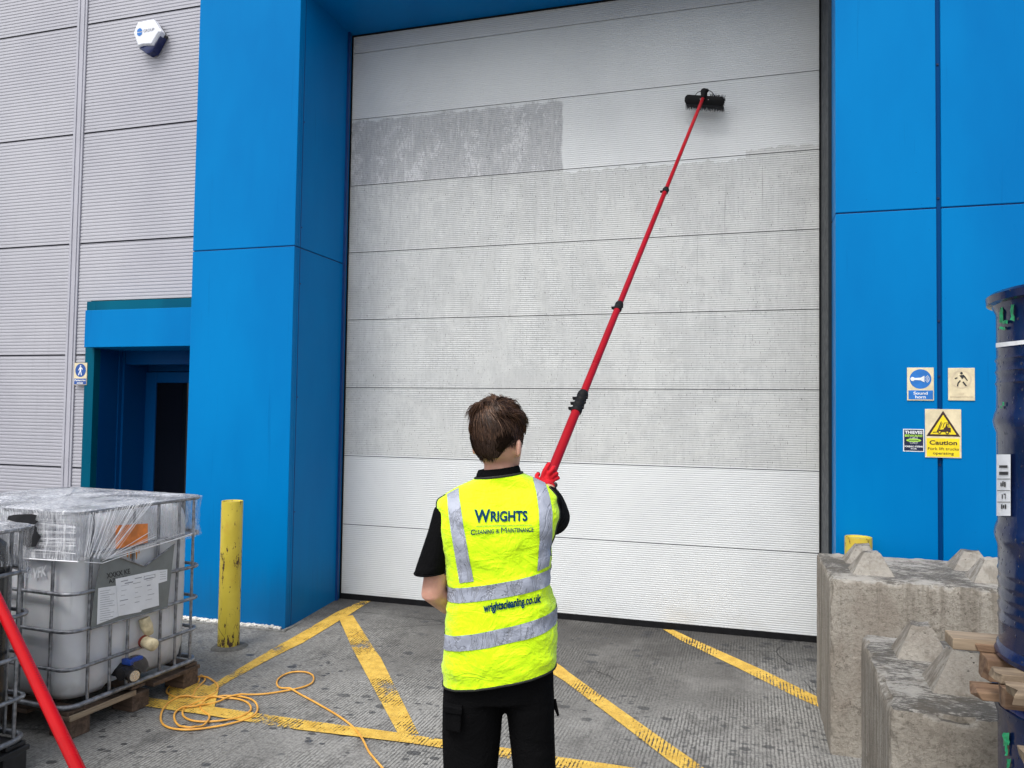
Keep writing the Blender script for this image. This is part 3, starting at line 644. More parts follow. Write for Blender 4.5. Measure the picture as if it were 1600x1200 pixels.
mb = MB(); text_into(mb, 'SELECTA', (cx, y2 - .0026, (z0 + z1) / 2 - .0035), XA, ZA, width=.05, height=.007, center=True) if False else mb.box((cx - .028, y2 - .0026, (z0 + z1) / 2 - .0015), (cx + .028, y2 - .0024, (z0 + z1) / 2 + .0015)); mb.build('small_print', M['stickernavy'], s)
# pedestrian access sign
yp = YG - .036; a = at(116.5, 567, 1, yp); b = at(135, 601.5, 1, yp); x0, x1, z1, z0 = a.x, b.x, a.z, b.z; cx = (x0 + x1) / 2
s = empty('pedestrian_sign', (cx, yp, z0), 'small cream and blue Pedestrian access sign left of the entrance', 'sign')
plate(MB(), x0, x1, z0, z1, yp, .006).build('sign_board', M['signcream'], s)
H_ = z1 - z0; W_ = x1 - x0
mb = MB(); disc(mb, cx, z1 - H_ * .34, W_ * .42, yp - .0008, 32); plate(mb, x0 + .003, x1 - .003, z0 + .004, z0 + H_ * .29, yp - .0008, .0007).build('blue_panel', M['signblue_d'], s)
mb = MB(); c = (cx, z1 - H_ * .34); k_ = W_ / .11
disc(mb, c[0], c[1] + .030 * k_, .006 * k_, yp - .0018, 12)
sg(mb, [(c[0] - .008 * k_, c[1] + .022 * k_), (c[0] + .008 * k_, c[1] + .022 * k_), (c[0] + .006 * k_, c[1] - .006 * k_), (c[0] - .006 * k_, c[1] - .006 * k_)], yp - .0018)
seg(mb, (c[0] - .006 * k_, c[1] + .019 * k_), (c[0] - .017 * k_, c[1] + .0 * k_), .005 * k_, yp - .0022); seg(mb, (c[0] + .006 * k_, c[1] + .019 * k_), (c[0] + .020 * k_, c[1] + .006 * k_), .005 * k_, yp - .0022)
seg(mb, (c[0] - .002 * k_, c[1] - .003 * k_), (c[0] - .016 * k_, c[1] - .034 * k_), .007 * k_, yp - .0022); seg(mb, (c[0] + .002 * k_, c[1] - .003 * k_), (c[0] + .011 * k_, c[1] - .034 * k_), .007 * k_, yp - .0026)
mb.build('walking_figure', M['signwhite'], s); mb = MB()
text_into(mb, 'Pedestrian', (cx, yp - .0018, z0 + H_ * .17), XA, ZA, width=W_ * .86, height=H_ * .085, bold=.03, center=True); text_into(mb, 'access', (cx, yp - .0018, z0 + H_ * .05), XA, ZA, width=W_ * .5, height=H_ * .065, bold=.03, center=True)
mb.build('lettering', M['signwhite'], s)
# alarm box
ya = YG - .095
def apx(px, py, y=ya): return at(px, py, 1, y)
out = [(240, 30), (252.5, 49), (239.5, 71), (232, 71), (224, 71.5), (216.5, 74), (209, 52), (215.5, 35)]
s = empty('alarm_box', at(231, 55, 1, YG - .04), 'white hexagonal alarm box with dark blue bottom lens high on the grey cladding', 'alarm box')
P = [apx(*q) for q in out]
cc = sum(P, Vector()) / len(P)
mb = MB(); back = [p + Vector((0, .05, 0)) for p in P]; fr1 = [p for p in P]; fr2 = [cc + (p - cc) * .86 + Vector((0, -.016, 0)) for p in P]
mb.loft([back, fr1, fr2]); mb.build('cover', M['white'], s, bevel=.004)
low = [(252, 52), (249, 60), (238, 80), (229, 84), (217, 75), (224, 71.5), (239.5, 71.5)]
Q = [apx(*q, y=ya + .012) for q in low]; cq = sum(Q, Vector()) / len(Q)
mb = MB(); mb.loft([[p + Vector((0, .075, 0)) for p in Q], Q, [cq + (p - cq) * .6 + Vector((0, -.008, 0)) for p in Q]]); mb.build('strobe_lens', M['bluelens'], s, smooth=40)
mb = MB(); c2 = [cc + (p - cc) * .93 + Vector((.004, .05, -.006)) for p in P]; mb.loft([c2, [p + Vector((0, .042, 0)) for p in c2]]); mb.build('back_plate', M['blackplastic'], s)
tx = (apx(240, 46) - apx(224, 49)).normalized(); tx = Vector((1, 0, 0))
mb = MB(); yl = ya - .0185; o1 = at(223.5, 50.5, 1, yl); text_into(mb, 'GROUP', at(223.8, 50.5, 1, yl), XA, ZA, width=.115, height=.026, bold=.01); mb.build('lettering', M['greyink'], s)
mb = MB(); q = at(218, 50, 1, yl)
for sgn in (1, -1):
    pts = [(q.x + .028 * math.cos(t), yl, q.z + sgn * .004 + sgn * .030 * math.sin(t) + .006 * math.sin(2 * t + 1) * 0) for t in [PI * i / 14 for i in range(15)]]
    mb.poly(pts)
mb.build('logo', M['signblue'], s)
# ================================================================== BOLLARDS
def bollard(c, r, h, label):
    mb = MB(); prof = [(r, -.03), (r, h - .012), (r * .985, h - .004), (r * .9, h - .006), (r * .88, h - .014), (0.001, h - .012)]
    mb.lathe((0, 0, 0), prof, 40)
    for v in mb.v:
        a_ = math.atan2(v.y, v.x); d_ = noise.noise(Vector((math.cos(a_), math.sin(a_), v.z * 3))) * .002; v.x += d_; v.y += d_
    o = mb.build('bollard', M['bollard'], smooth=40); o.location = c; tag(o, label, 'bollard', 'yellow steel bollards')
    return o
b1 = (gp(338, 1013) + gp(372, 1013)) / 2; b1 = Vector((b1.x - .02, b1.y + .04, 0))
bollard(b1, .0745, 1.045, 'chipped yellow bollard standing alone in front of the left blue column')
b2 = at(1346, 846, 2, .985); bollard(Vector((b2.x + .01, 5.215, 0)), .078, .985, 'yellow bollard top just showing behind the far concrete block')
mb = MB(); mb.lathe((0, 0, 0), [(.13, .0), (.12, .012), (.09, .018), (.07, .02)], 28); 
for v in mb.v: v.x *= 1 + .25 * noise.noise(v * 9); v.y *= 1 + .2 * noise.noise(v * 7 + Vector((4, 0, 0)))
o = mb.build('mortar_patch', M['joint2'], smooth=60); o.location = b1 + Vector((.02, -.01, -.006)); tag(o, kind='structure')
# ================================================================== CONCRETE BLOCKS
def conc_block(name, x0, y0, L, Wd, H, nubs, label, seed, lean=0):
    bm = bmesh.new()
    nx, ny, nz = int(L / .016), int(Wd / .016), int(H / .016)
    def face(o, u, v, nu, nv):
        g_ = [[bm.verts.new(Vector(o) + Vector(u) * (i / nu) + Vector(v) * (j / nv)) for j in range(nv + 1)] for i in range(nu + 1)]
        for i in range(nu):
            for j in range(nv): bm.faces.new((g_[i][j], g_[i + 1][j], g_[i + 1][j + 1], g_[i][j + 1]))
    face((0, 0, 0), (L, 0, 0), (0, 0, H), nx, nz); face((0, Wd, 0), (L, 0, 0), (0, 0, H), nx, nz); face((0, 0, 0), (0, Wd, 0), (0, 0, H), ny, nz)
    face((L, 0, 0), (0, Wd, 0), (0, 0, H), ny, nz); face((0, 0, H), (L, 0, 0), (0, Wd, 0), nx, ny); face((0, 0, 0), (L, 0, 0), (0, Wd, 0), nx, ny)
    bmesh.ops.remove_doubles(bm, verts=bm.verts, dist=.001); bmesh.ops.recalc_face_normals(bm, faces=bm.faces)
    for v in bm.verts:
        c = v.co; dx = min(c.x, L - c.x); dy = min(c.y, Wd - c.y); dz = min(c.z, H - c.z)
        e = sorted((dx, dy, dz)); near = max(0, 1 - e[1] / .045)       # closeness to an edge
        q = c * 9 + Vector((seed, 0, 0)); nn = noise.fractal(q, 1.0, 2.0, 4)
        inward = Vector((L / 2 - c.x if dx < .06 else 0, Wd / 2 - c.y if dy < .06 else 0, H / 2 - c.z if dz < .06 else 0))
        if inward.length > 0: inward.normalize()
        n2 = noise.fractal(c * 28 + Vector((seed, 5, 0)), 1.0, 2.0, 3)
        v.co = c + inward * (near ** 3 * (.004 + .026 * max(0, nn + .25) + .008 * n2) + .002 * nn)
        if c.z < .02: v.co.z = -.01
    me = bpy.data.meshes.new('block_body'); bm.to_mesh(me); bm.free()
    root = empty(name, (x0, y0, 0), label, 'concrete block', 'interlocking concrete blocks', rz=lean)
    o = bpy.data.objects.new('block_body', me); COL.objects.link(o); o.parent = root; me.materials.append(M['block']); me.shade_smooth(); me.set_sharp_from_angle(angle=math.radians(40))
    for (cx, cy, bw, hh) in nubs:
        bm = bmesh.new(); n_ = 14; lv = 12
        rings = []
        for l in range(lv + 1):
            t = l / lv; sc_ = bw / 2 * (1 - .66 * t); ring = []
            for side in range(4):
                for i in range(n_):
                    s_ = -1 + 2 * i / n_; p2 = [(s_, -1), (1, s_), (-s_, 1), (-1, -s_)][side]
                    ring.append(Vector((cx + p2[0] * sc_, cy + p2[1] * sc_ * .95, H - .008 + hh * t)))
            rings.append(ring)
        m2 = MB(); m2.loft(rings)
        for i, v in enumerate(m2.v):
            nn = noise.fractal(v * 13 + Vector((seed, 3, 0)), 1, 2, 4); n2 = noise.fractal(v * 40, 1, 2, 3); v += Vector((nn * .006 + n2 * .003, nn * .006 + n2 * .003, nn * .008 + n2 * .003))
        m2.build('interlock_nub', M['block'], root, smooth=50, local=True)
    return root
HB = .885
conc_block('concrete_block', .385, 4.335, 1.75, .80, HB, [(.225, .56, .205, .105), (.225, .24, .215, .115), (.77, .56, .21, .105), (.79, .24, .215, .115), (1.3, .56, .24, .12), (1.3, .24, .24, .12)],
    'larger-looking far concrete block standing against the bollard and blue column, drip-stained front', 3, math.radians(0.5))
conc_block('concrete_block', .392, 2.565, 1.75, .86, .85, [(.175, .62, .175, .12), (.245, .29, .21, .125), (.72, .62, .22, .13), (1.3, .26, .22, .13), (1.3, .62, .22, .13)],
    'near concrete block with broken corner beside the drums, its top stained black', 11, math.radians(-1.6))
# ================================================================== DRUMS + PALLET
def drum(c, label, open_top=False, H=.88):
    R_ = .286
    prof = [(R_ - .012, .012), (R_ + .006, .0), (R_ + .008, .012), (R_ + .003, .022), (R_ - .003, .03)]
    def hoop(h, a=.006): return [(R_ - .002, h - .03), (R_ + a * .5, h - .016), (R_ + a, h), (R_ + a * .5, h + .016), (R_ - .002, h + .03)]
    for h in (.09, .12, .15, .18, .21): prof += [(R_ - .003, h - .008), (R_ - .0005, h), (R_ - .003, h + .008)]
    prof += hoop(.30) + hoop(.585)
    for h in (.68, .71, .74): prof += [(R_ - .003, h - .008), (R_ + .0005, h), (R_ - .003, h + .008)]
    prof += [(R_ - .003, H - .05)]
    root = empty('steel_drum', c, label, 'drum', 'dark blue steel drums')
    if open_top: prof += [(R_ + .006, H - .02), (R_ + .010, H - .008), (R_ + .004, H), (R_ - .006, H - .002), (R_ - .012, H - .02), (R_ - .014, .03), (.001, .03)]
    else: prof += [(R_ + .006, H - .03), (R_ + .018, H - .026), (R_ + .020, H - .008), (R_ + .010, H), (R_ - .01, H - .004), (R_ - .02, H - .018), (.001, H - .016)]
    mb = MB(); mb.lathe((0, 0, 0), prof, 72); mb.build('drum_shell', M['drum'], root, smooth=35, local=True)
    if open_top:
        mb = MB(); mb.tube([(math.cos(2 * PI * i / 72) * (R_ + .003), math.sin(2 * PI * i / 72) * (R_ + .003), H + .004) for i in range(72)], .0095, 10, closed=True); mb.build('drum_rim', M['drumrim'], root, smooth=60, local=True)
    return root
RD = .286
def drum_xy(pxl, dep):   # centre so that the left silhouette falls at pxl
    s_ = (pxl - 800) / FPX; xc = s_ * dep + RD * math.sqrt(1 + s_ * s_); v = CR * xc + CF * dep; return v.x, v.y
dx, dy = drum_xy(1554.5, 1.885); ZP = 1.115; top_d = drum((dx, dy, ZP), 'upper dark blue steel drum with white label standing on the broken pallet', H=.908)
dx2, dy2 = drum_xy(1552, 1.86); low_d = drum((dx2, dy2, 0), 'lower dark blue open drum with green paint mark under the wooden pallet', True, 1.02)
def drumface(mb, px0, px1, py0, py1, cxy, r, n=10, m_=4, jag=0):
    """patch hugging the drum wall between four photo-measured limits"""
    g_ = []
    for j in range(m_ + 1):
        row = []
        for i in range(n + 1):
            px = px0 + (px1 - px0) * i / n; py = py0 + (py1 - py0) * j / m_; d_ = ray(px, py); o_ = CAM
            ax, ay = o_.x - cxy[0], o_.y - cxy[1]; A = d_.x ** 2 + d_.y ** 2; Bq = 2 * (ax * d_.x + ay * d_.y); Cq = ax * ax + ay * ay - r * r; disc_ = Bq * Bq - 4 * A * Cq
            t = (-Bq - math.sqrt(max(0, disc_))) / (2 * A); p = o_ + d_ * t
            row.append(p)
        g_.append(row)
    mb.add([p for r_ in g_ for p in r_], [(j * (n + 1) + i, j * (n + 1) + i + 1, (j + 1) * (n + 1) + i + 1, (j + 1) * (n + 1) + i) for j in range(m_) for i in range(n)])
mb = MB(); drumface(mb, 1557, 1579, 710, 806, (dx, dy), RD + .004); lb = mb.build('label_sheet', M['paper'], top_d, smooth=60)
mb = MB()
for (a_, b_, c_, d_) in ((1561, 1574, 727, 731), (1561, 1575, 737, 742), (1558, 1578, 748, 749), (1558, 1578, 766, 767), (1558, 1578, 784, 785)): drumface(mb, a_, b_, c_, d_, (dx, dy), RD + .0055)
for (a_, b_, c_, d_) in ((1563, 1565, 754, 760), (1566, 1568, 752, 760), (1569, 1571, 753, 761), (1565, 1566.5, 772, 779), (1568, 1571, 771, 773), (1570, 1571, 772, 780), (1564, 1566, 788, 795), (1567, 1569, 789, 794), (1570, 1572, 788, 795)): drumface(mb, a_, b_, c_, d_, (dx, dy), RD + .0055, 2, 2)
mb.build('handwriting', M['ink'], lb)
mb = MB()
g0 = []
for i in range(13):
    px = 1556 + (1640 - 1556) * i / 12; 
    for py in (536 - 9 * i / 12, 543 - 10 * i / 12): 
        m3 = MB(); drumface(m3, px, px + .01, py, py + .01, (dx, dy), RD + .003, 1, 1); g0.append(m3.v[0])
mb.add(g0, [(2 * i, 2 * i + 1, 2 * i + 3, 2 * i + 2) for i in range(12)]); mb.build('white_band', M['whitetape'], top_d)
mb = MB()
for (a_, b_, c_, d_) in ((1561, 1566, 479, 505), (1566, 1575, 501, 505), (1579, 1584, 474, 500), (1562, 1572, 510, 514)): drumface(mb, a_, b_, c_, d_, (dx, dy), RD + .002, 5, 5)
for v in mb.v: v.z += .006 * noise.noise(v * 90); v.x += .004 * noise.noise(v * 120)
mb.build('paint_mark', M['green'], top_d)
mb = MB()
for (a_, b_, c_, d_) in ((1563, 1566, 634, 638), (1566, 1569, 628, 634)): drumface(mb, a_, b_, c_, d_, (dx, dy), RD + .002, 5, 5)
mb.build('paint_mark', M['green'], top_d)
mb = MB()
for (a_, b_, c_, d_) in ((1567, 1577, 1146, 1166), (1570, 1574, 1166, 1180), (1574, 1578, 1186, 1200), (1572, 1575, 1200, 1214)): drumface(mb, a_, b_, c_, d_, (dx2, dy2), RD + .002, 5, 5)
for v in mb.v: v.z += .006 * noise.noise(v * 90); v.x += .004 * noise.noise(v * 120)
mb.build('paint_mark', M['green'], low_d)
# pallet between the drums
pb = at(1482, 985, 2, 1.135); PRZ = math.radians(1.5)
PR = empty('wooden_pallet', (pb.x, pb.y, 1.022), 'broken wooden pallet carrying the upper drum, its board ends sticking out', 'pallet', rz=PRZ)
PM = Matrix.Translation(Vector((pb.x, pb.y, 1.022))) @ Matrix.Rotation(PRZ, 4, 'Z'); PI4 = PM.inverted()
def board(px, py, zt, w_, t_, L_, mat, name='deck_board', jag=0, seed=0):
    """board whose far left top corner is seen at (px, py); it runs to the right, its width comes towards the camera"""
    p = PI4 @ at(px, py, 2, zt); m_ = MB(); n_ = 16; rg = []
    for i in range(n_ + 1):
        x = p.x + L_ * (i / n_) ** 1.6; ring = []
        for (a_, b_) in ((0, 0), (-w_ * .33, 0), (-w_ * .66, 0), (-w_, 0), (-w_, -t_), (-w_ * .5, -t_), (0, -t_)):
            e_ = jag * noise.noise(Vector((a_ * 40, b_ * 60, seed))) if i == 0 else 0
            ring.append(Vector((x + e_, p.y + a_, p.z + b_ + .002 * noise.noise(Vector((x * 9, a_ * 30, seed))))))
        rg.append(ring)
    m_.loft(rg); return m_.build(name, mat, PR, local=True, bevel=.0025)
board(1476, 984, 1.137, .080, .030, .95, M['wood_x'], seed=1)
board(1514, 997, 1.128, .055, .020, .9, M['wood_red'], jag=.02, seed=2)
board(1530, 1018, 1.107, .07, .055, .8, M['wood_red'], 'stringer', jag=.01, seed=3)
board(1549, 1040, 1.113, .065, .022, .8, M['wood_x'], jag=.02, seed=4)
board(1569, 1064, 1.113, .09, .024, .8, M['wood_x'], jag=.02, seed=5)
board(1560, 1066, 1.088, .05, .045, .8, M['wood_red'], 'stringer', jag=.02, seed=10)
board(1514, 1063, 1.046, .085, .020, .95, M['wood_red'], 'bottom_board', jag=.02, seed=6)
board(1588, 1163, 1.046, .06, .022, .7, M['wood_x'], 'bottom_board', jag=.02, seed=7)
# ================================================================== TOTES
def rrect(u0, u1, v0, v1, r, n=6):
    pts = []
    for cx, cy, a0 in ((u1 - r, v0 + r, -PI / 2), (u1 - r, v1 - r, 0), (u0 + r, v1 - r, PI / 2), (u0 + r, v0 + r, PI)):
        for i in range(n + 1):
            a_ = a0 + PI / 2 * i / n; pts.append((cx + r * math.cos(a_), cy + r * math.sin(a_)))
    return pts
def tote(loc, rz, label, black=False, LU=.93, LV=1.15, H=1.15):
    """local x = along the valve face (away from camera), local y = into the tote (to the left)"""
    T = empty('bulk_liquid_tote', loc, label, 'tote', 'caged bulk liquid totes', rz=rz)
    Z0 = .15
    rings = []; ins = .03
    for z, sh, r in ((Z0, .09, .08), (Z0 + .012, .05, .10), (Z0 + .05, .018, .12), (Z0 + .12, .004, .13), (.45, 0, .13), (.75, 0, .13), (H - .14, .004, .12), (H - .07, .018, .11), (H - .035, .05, .09), (H - .02, .10, .08)):
        rings.append([Vector((a_, b_, z)) for a_, b_ in rrect(ins + sh, LU - ins - sh, ins + sh, LV - ins - sh, r, 8)])
    mb = MB(); mb.loft(rings); mb.lathe((LU / 2, LV / 2, H - .03), [(.09, 0), (.09, .03), (.001, .031)], 24)
    tk = mb.build('tank', M['tank_black'] if black else M['tank'], T, smooth=50, local=True)
    if not black:
        cut = MB(); cut.tube([(LU * .47, -.05, Z0 + .0), (LU * .47, .16, Z0 + .0)], .155, 24)
        co = cut.build('cutter', M['tank'], local=True); 
        dgm = tk.modifiers.new('b', 'BOOLEAN'); dgm.object = co; dgm.operation = 'DIFFERENCE'; dgm.solver = 'EXACT'
        co.parent = T; bpy.context.view_layer.update(); dg = bpy.context.evaluated_depsgraph_get(); me = bpy.data.meshes.new_from_object(tk.evaluated_get(dg))
        tk.modifiers.clear(); tk.data = me; bpy.data.objects.remove(co)
        me.shade_smooth(); me.set_sharp_from_angle(angle=math.radians(50))
    # cage: horizontal hoops
    for i, z in enumerate((.155, .345, .54, .735, .935, H)):
        jitter = .004
        pts = [Vector((a_, b_, z + .004 * math.sin(a_ * 9 + b_ * 7 + i))) for a_, b_ in rrect(-.004, LU + .004, -.004, LV + .004, .075 if i else .09, 7)]
        mb = MB(); mb.tube(pts, .0098 if i else .013, 10, closed=True); mb.build('cage_hoop', M['galv'], T, smooth=60, local=True)
    vb = MB
    def vert(u, v, z0, z1, nrm, bend=0):
        pts = []
        for q in range(9):
            z = z0 + (z1 - z0) * q / 8; b_ = bend * math.sin(PI * q / 8)
            pts.append(Vector((u + (b_ if nrm == 'v' else 0), v + (b_ if nrm == 'u' else 0), z)))
        mb = MB(); mb.tube(pts, [.0092 if (q % 2) else .0078 for q in range(9)], 8); mb.build('cage_upright', M['galv'], T, smooth=60, local=True)
    for u in (.13, .27, .38, .62, .74, .86): vert(u, .008, .15, .735 if .2 < u < .8 and not black else H, 'v', .006 * math.sin(u * 40))
    if not black:
        for u in (.40, .58, .74): vert(u, .008, .74, H, 'v', .004)
    for v in (.14, .36, .58, .80, 1.0): vert(.008, v, .15, H, 'u', .004 * math.sin(v * 30)); vert(LU - .008, v, .15, H, 'u', 0)
    for u in (.1, .36, .62, .84): vert(u, LV - .008, .15, H, 'v', 0)
    mb = MB()
    for v in (.3, .58, .86): mb.tube([(0, v, H), (LU, v, H)], .009, 8)
    mb.build('top_bar', M['galv'], T, smooth=60, local=True)
    mw = M['blackplastic'] if black else M['wood_dark']
    for u in (.02, LU / 2 - .05, LU - .13):
        for v in (-.01, LV / 2 - .06, LV - .15):
            mb = MB(); mb.box((u, v, 0), (u + .12, v + .15, .096)); mb.build('pallet_block', mw, T, local=True, bevel=.006)
    for v0, v1 in ((-.015, .10), (.28, .38), (.52, .64), (.78, .88), (LV - .10, LV + .01)):
        mb = MB()
        if v0 < 0 and not black: mb.box((0, v0, .0962), (LU * .40, v1, .120)); mb.box((LU * .60, v0, .0962), (LU, v1, .120))
        else: mb.box((0, v0, .0962), (LU, v1, .120))
        mb.build('pallet_board', mw if black or v0 > 0 else M['wood_dark'], T, local=True, bevel=.004)
    mb = MB()
    for u in (0.01, LU / 2 - .05, LU - .11): mb.box((u, 0, .1205), (u + .10, LV, .139))
    mb.build('pallet_board', mw, T, local=True, bevel=.004)
    return T
TL = Vector((-3.335, 3.215, 0)); TRZ = math.radians(86.5)
T1 = tote(TL, TRZ, 'film-wrapped milky white tote with paper labels and valve, on a damp wooden pallet')
T2 = tote(Vector((-3.26, 1.985, 0)), math.radians(89), 'black-tanked tote cut off by the left edge, nearer the camera', black=True, H=1.13)
T1M = Matrix.Translation(TL) @ Matrix.Rotation(TRZ, 4, 'Z'); T1I = T1M.inverted()
T2M = Matrix.Translation(Vector((-3.26, 1.985, 0))) @ Matrix.Rotation(math.radians(89), 4, 'Z'); T2I = T2M.inverted()
def t1face(px, py, v=-.016):      # photo pixel -> local point on the valve face plane (local y = v)
    o_ = T1I @ CAM; d_ = T1I.to_3x3() @ ray(px, py); t = (v - o_.y) / d_.y; return o_ + d_ * t
def t1front(px, py, u=-.004):     # on the face towards the camera (local x = u)
    o_ = T1I @ CAM; d_ = T1I.to_3x3() @ ray(px, py); t = (u - o_.x) / d_.x; return o_ + d_ * t
mb = MB(); mb.prism([t1face(*q) for q in ((158, 874), (188, 872), (226, 885), (273, 850), (262, 949), (142, 983), (148, 930))], (0, .004, 0)); pl = mb.build('label_plate', M['plate'], T1, local=True, bevel=.001)
mb = MB(); mb.tube([t1face(188, 871, -.02), t1face(226, 885, -.02)], .004, 6); mb.tube([t1face(226, 885, -.02), t1face(273, 850, -.02)], .004, 6); mb.tube([t1face(262, 949, -.018), t1face(142, 983, -.018)], .004, 6); mb.build('plate_rim', M['galv'], pl, local=True)
sh = lambda pts, v: [t1face(x_, y_, v) for x_, y_ in pts]
mb = MB(); mb.prism(sh(((153.6, 919), (182, 915), (185, 963), (151.4, 976)), -.0185), (0, .001, 0)); ps1 = mb.build('paper_sheet', M['paper'], T1, local=True)
mb = MB(); mb.prism(sh(((246, 891), (261.6, 889.5), (261, 907.5), (246, 912)), -.0185), (0, .001, 0)); ps2 = mb.build('paper_sheet', M['paper'], T1, local=True)
mb = MB(); mb.prism(sh(((180.6, 904.5), (247, 890.6), (248.5, 946), (222, 953), (220, 956), (185, 963)), -.021), (0, .001, 0)); ps = mb.build('paper_sheet', M['paper'], T1, local=True)
mb = MB(); rr_ = random.Random(5)
def pline(x0, y0, x1, y1, th, v): mb.prism(sh(((x0, y0), (x1, y1), (x1, y1 + th), (x0, y0 + th)), v), (0, .0004, 0))
for i in range(7):
    yy = 910 + i * 7.5; x = 184
    for j in range(3):
        x0 = 186 + j * 20 + rr_.uniform(0, 5); x1 = x0 + rr_.uniform(5, 13)
        if x1 > 246: x1 = 246
        k0 = lambda x_: yy - (x_ - 180) * .21
        if k0(x0) < 950 - (x0 - 185) * .2: pline(x0, k0(x0), x1, k0(x1), rr_.choice((.5, .8, 1.3)), -.0216)
mb.build('printed_lines', M['greyink'], ps, local=True); mb = MB()
for i in range(14):
    yy = 924 + i * 3.5; x0 = 156 + rr_.uniform(0, 1); x1 = rr_.uniform(166, 180); 
    if yy < 972: pline(x0, yy, x1, yy - (x1 - x0) * .16, .6, -.0191)
mb.build('printed_lines', M['greyink'], ps1, local=True); mb = MB()
pline(225, 900.5, 242, 897, .7, -.0217); pline(225, 905.5, 242, 902, .7, -.0217)
for x_ in (225, 242): pline(x_, 900 - (x_ - 225) * .2, x_ + .6, 900 - (x_ - 225) * .2, 5.5, -.0218)
pline(195, 911, 208, 908.4, 1.6, -.0217); pline(227, 904, 240, 901.3, 1.0, -.0219)
mb.build('printed_heading', M['greyink'], ps, local=True); mb = MB()
for i in range(4): pline(250, 894 + i * 3.6, 259, 893 + i * 3.6, .6, -.0191)
mb.build('printed_lines', M['greyink'], ps2, local=True)
mb = MB(); o_ = t1face(167, 904, -.0175); uX = (t1face(204, 896, -.0175) - o_); uZ = t1face(166, 896, -.0175) - o_
text_into(mb, 'XXKX KE', o_, uX.normalized(), uZ.normalized(), width=uX.length, height=uZ.length, bold=.02); text_into(mb, 'A7 N 50', o_ - uZ * 1.05 + uX * .05, uX.normalized(), uZ.normalized(), width=uX.length * .8, height=uZ.length * .8, bold=.02)
mb.build('stencil_writing', M['ink'], T1, local=True)
mb = MB(); o_ = t1front(50, 905, .015); uX = t1front(72, 900, .015) - o_; uZ = t1front(52, 886, .015) - o_
text_into(mb, 'VFK', o_, uX.normalized(), uZ.normalized(), width=uX.length, height=uZ.length * .9, bold=.02); mb.build('chalk_writing', M['paper'], T1, local=True)
# orange label and residue on the tank behind the film
mb = MB(); mb.prism(sh(((181, 821), (231, 818), (231, 848), (181, 858)), -.0135), (0, .002, 0)); mb.build('orange_label', M['orange'], T1, local=True)
mb = MB()
for (x_, y_, l_) in ((198, 862, 9), (203, 861, 12), (207, 861, 7), (212, 860, 14), (216, 859, 6)): mb.prism(sh(((x_, y_), (x_ + 3, y_ - .3), (x_ + 1.8, y_ + l_), (x_ + .8, y_ + l_)), .012), (0, .001, 0))
mb.build('orange_drip', M['orangedrip'], T1, local=True)
# vent bracket, cap and valve
p0 = t1face(229, 962, -.01); p1 = t1face(233, 1002, -.03)
mb = MB(); mb.tube([t1face(225, 966, .0), t1face(229, 978, -.012), t1face(233, 990, -.014)], [.030, .034, .026], 10); mb.build('vent_bracket', M['yellowed'], T1, local=True, smooth=60)
c0 = t1face(227, 1003, -.02); mb = MB(); mb.tube([c0, c0 + Vector((-.002, -.006, 0)), c0 + Vector((-.022, -.078, -.002)), c0 + Vector((-.024, -.086, -.002))], [.026, .033, .035, .026], 20); cp = mb.build('filler_cap', M['yellowed'], T1, local=True, smooth=50)
mb = MB(); mb.tube([c0 + Vector((.003, .014, 0)), c0 + Vector((0, -.001, 0))], .036, 20); mb.build('cap_ring', M['rust'], cp, local=True)
c0 = t1face(196, 1050, -.0); 
mb = MB(); mb.tube([c0 + Vector((0, .10, .01)), c0 + Vector((0, .03, .005)), c0 + Vector((0, -.03, 0))], .038, 20); mb.tube([c0 + Vector((-.045, -.01, 0)), c0 + Vector((.03, -.01, 0))], .034, 16); vl = mb.build('valve_body', M['blackplastic'], T1, local=True, smooth=50)
mb = MB(); mb.box((c0.x - .012, c0.y - .045, c0.z + .042), (c0.x + .012, c0.y + .02, c0.z + .075)); mb.box((c0.x - .02, c0.y - .05, c0.z + .055), (c0.x + .075, c0.y - .02, c0.z + .075)); mb.build('valve_handle', M['blueplastic'], vl, local=True, bevel=.004)
mb = MB(); mb.tube([c0 + Vector((.0, -.02, 0)), c0 + Vector((-.02, -.085, -.004))], .037, 20); mb.build('outlet_collar', M['blackplastic'], vl, local=True, smooth=50)
mb = MB(); q0 = c0 + Vector((-.0202, -.0855, -.004)); mb.tube([q0, q0 + Vector((-.001, -.004, 0))], .029, 16); mb.build('foil_seal', M['silver'], vl, local=True)
# long pale board under the label face
mb = MB(); mb.box((.0, -.032, .100), (.42, -.017, .128)); mb.build('pallet_board', M['wood_x'], T1, local=True, bevel=.003)
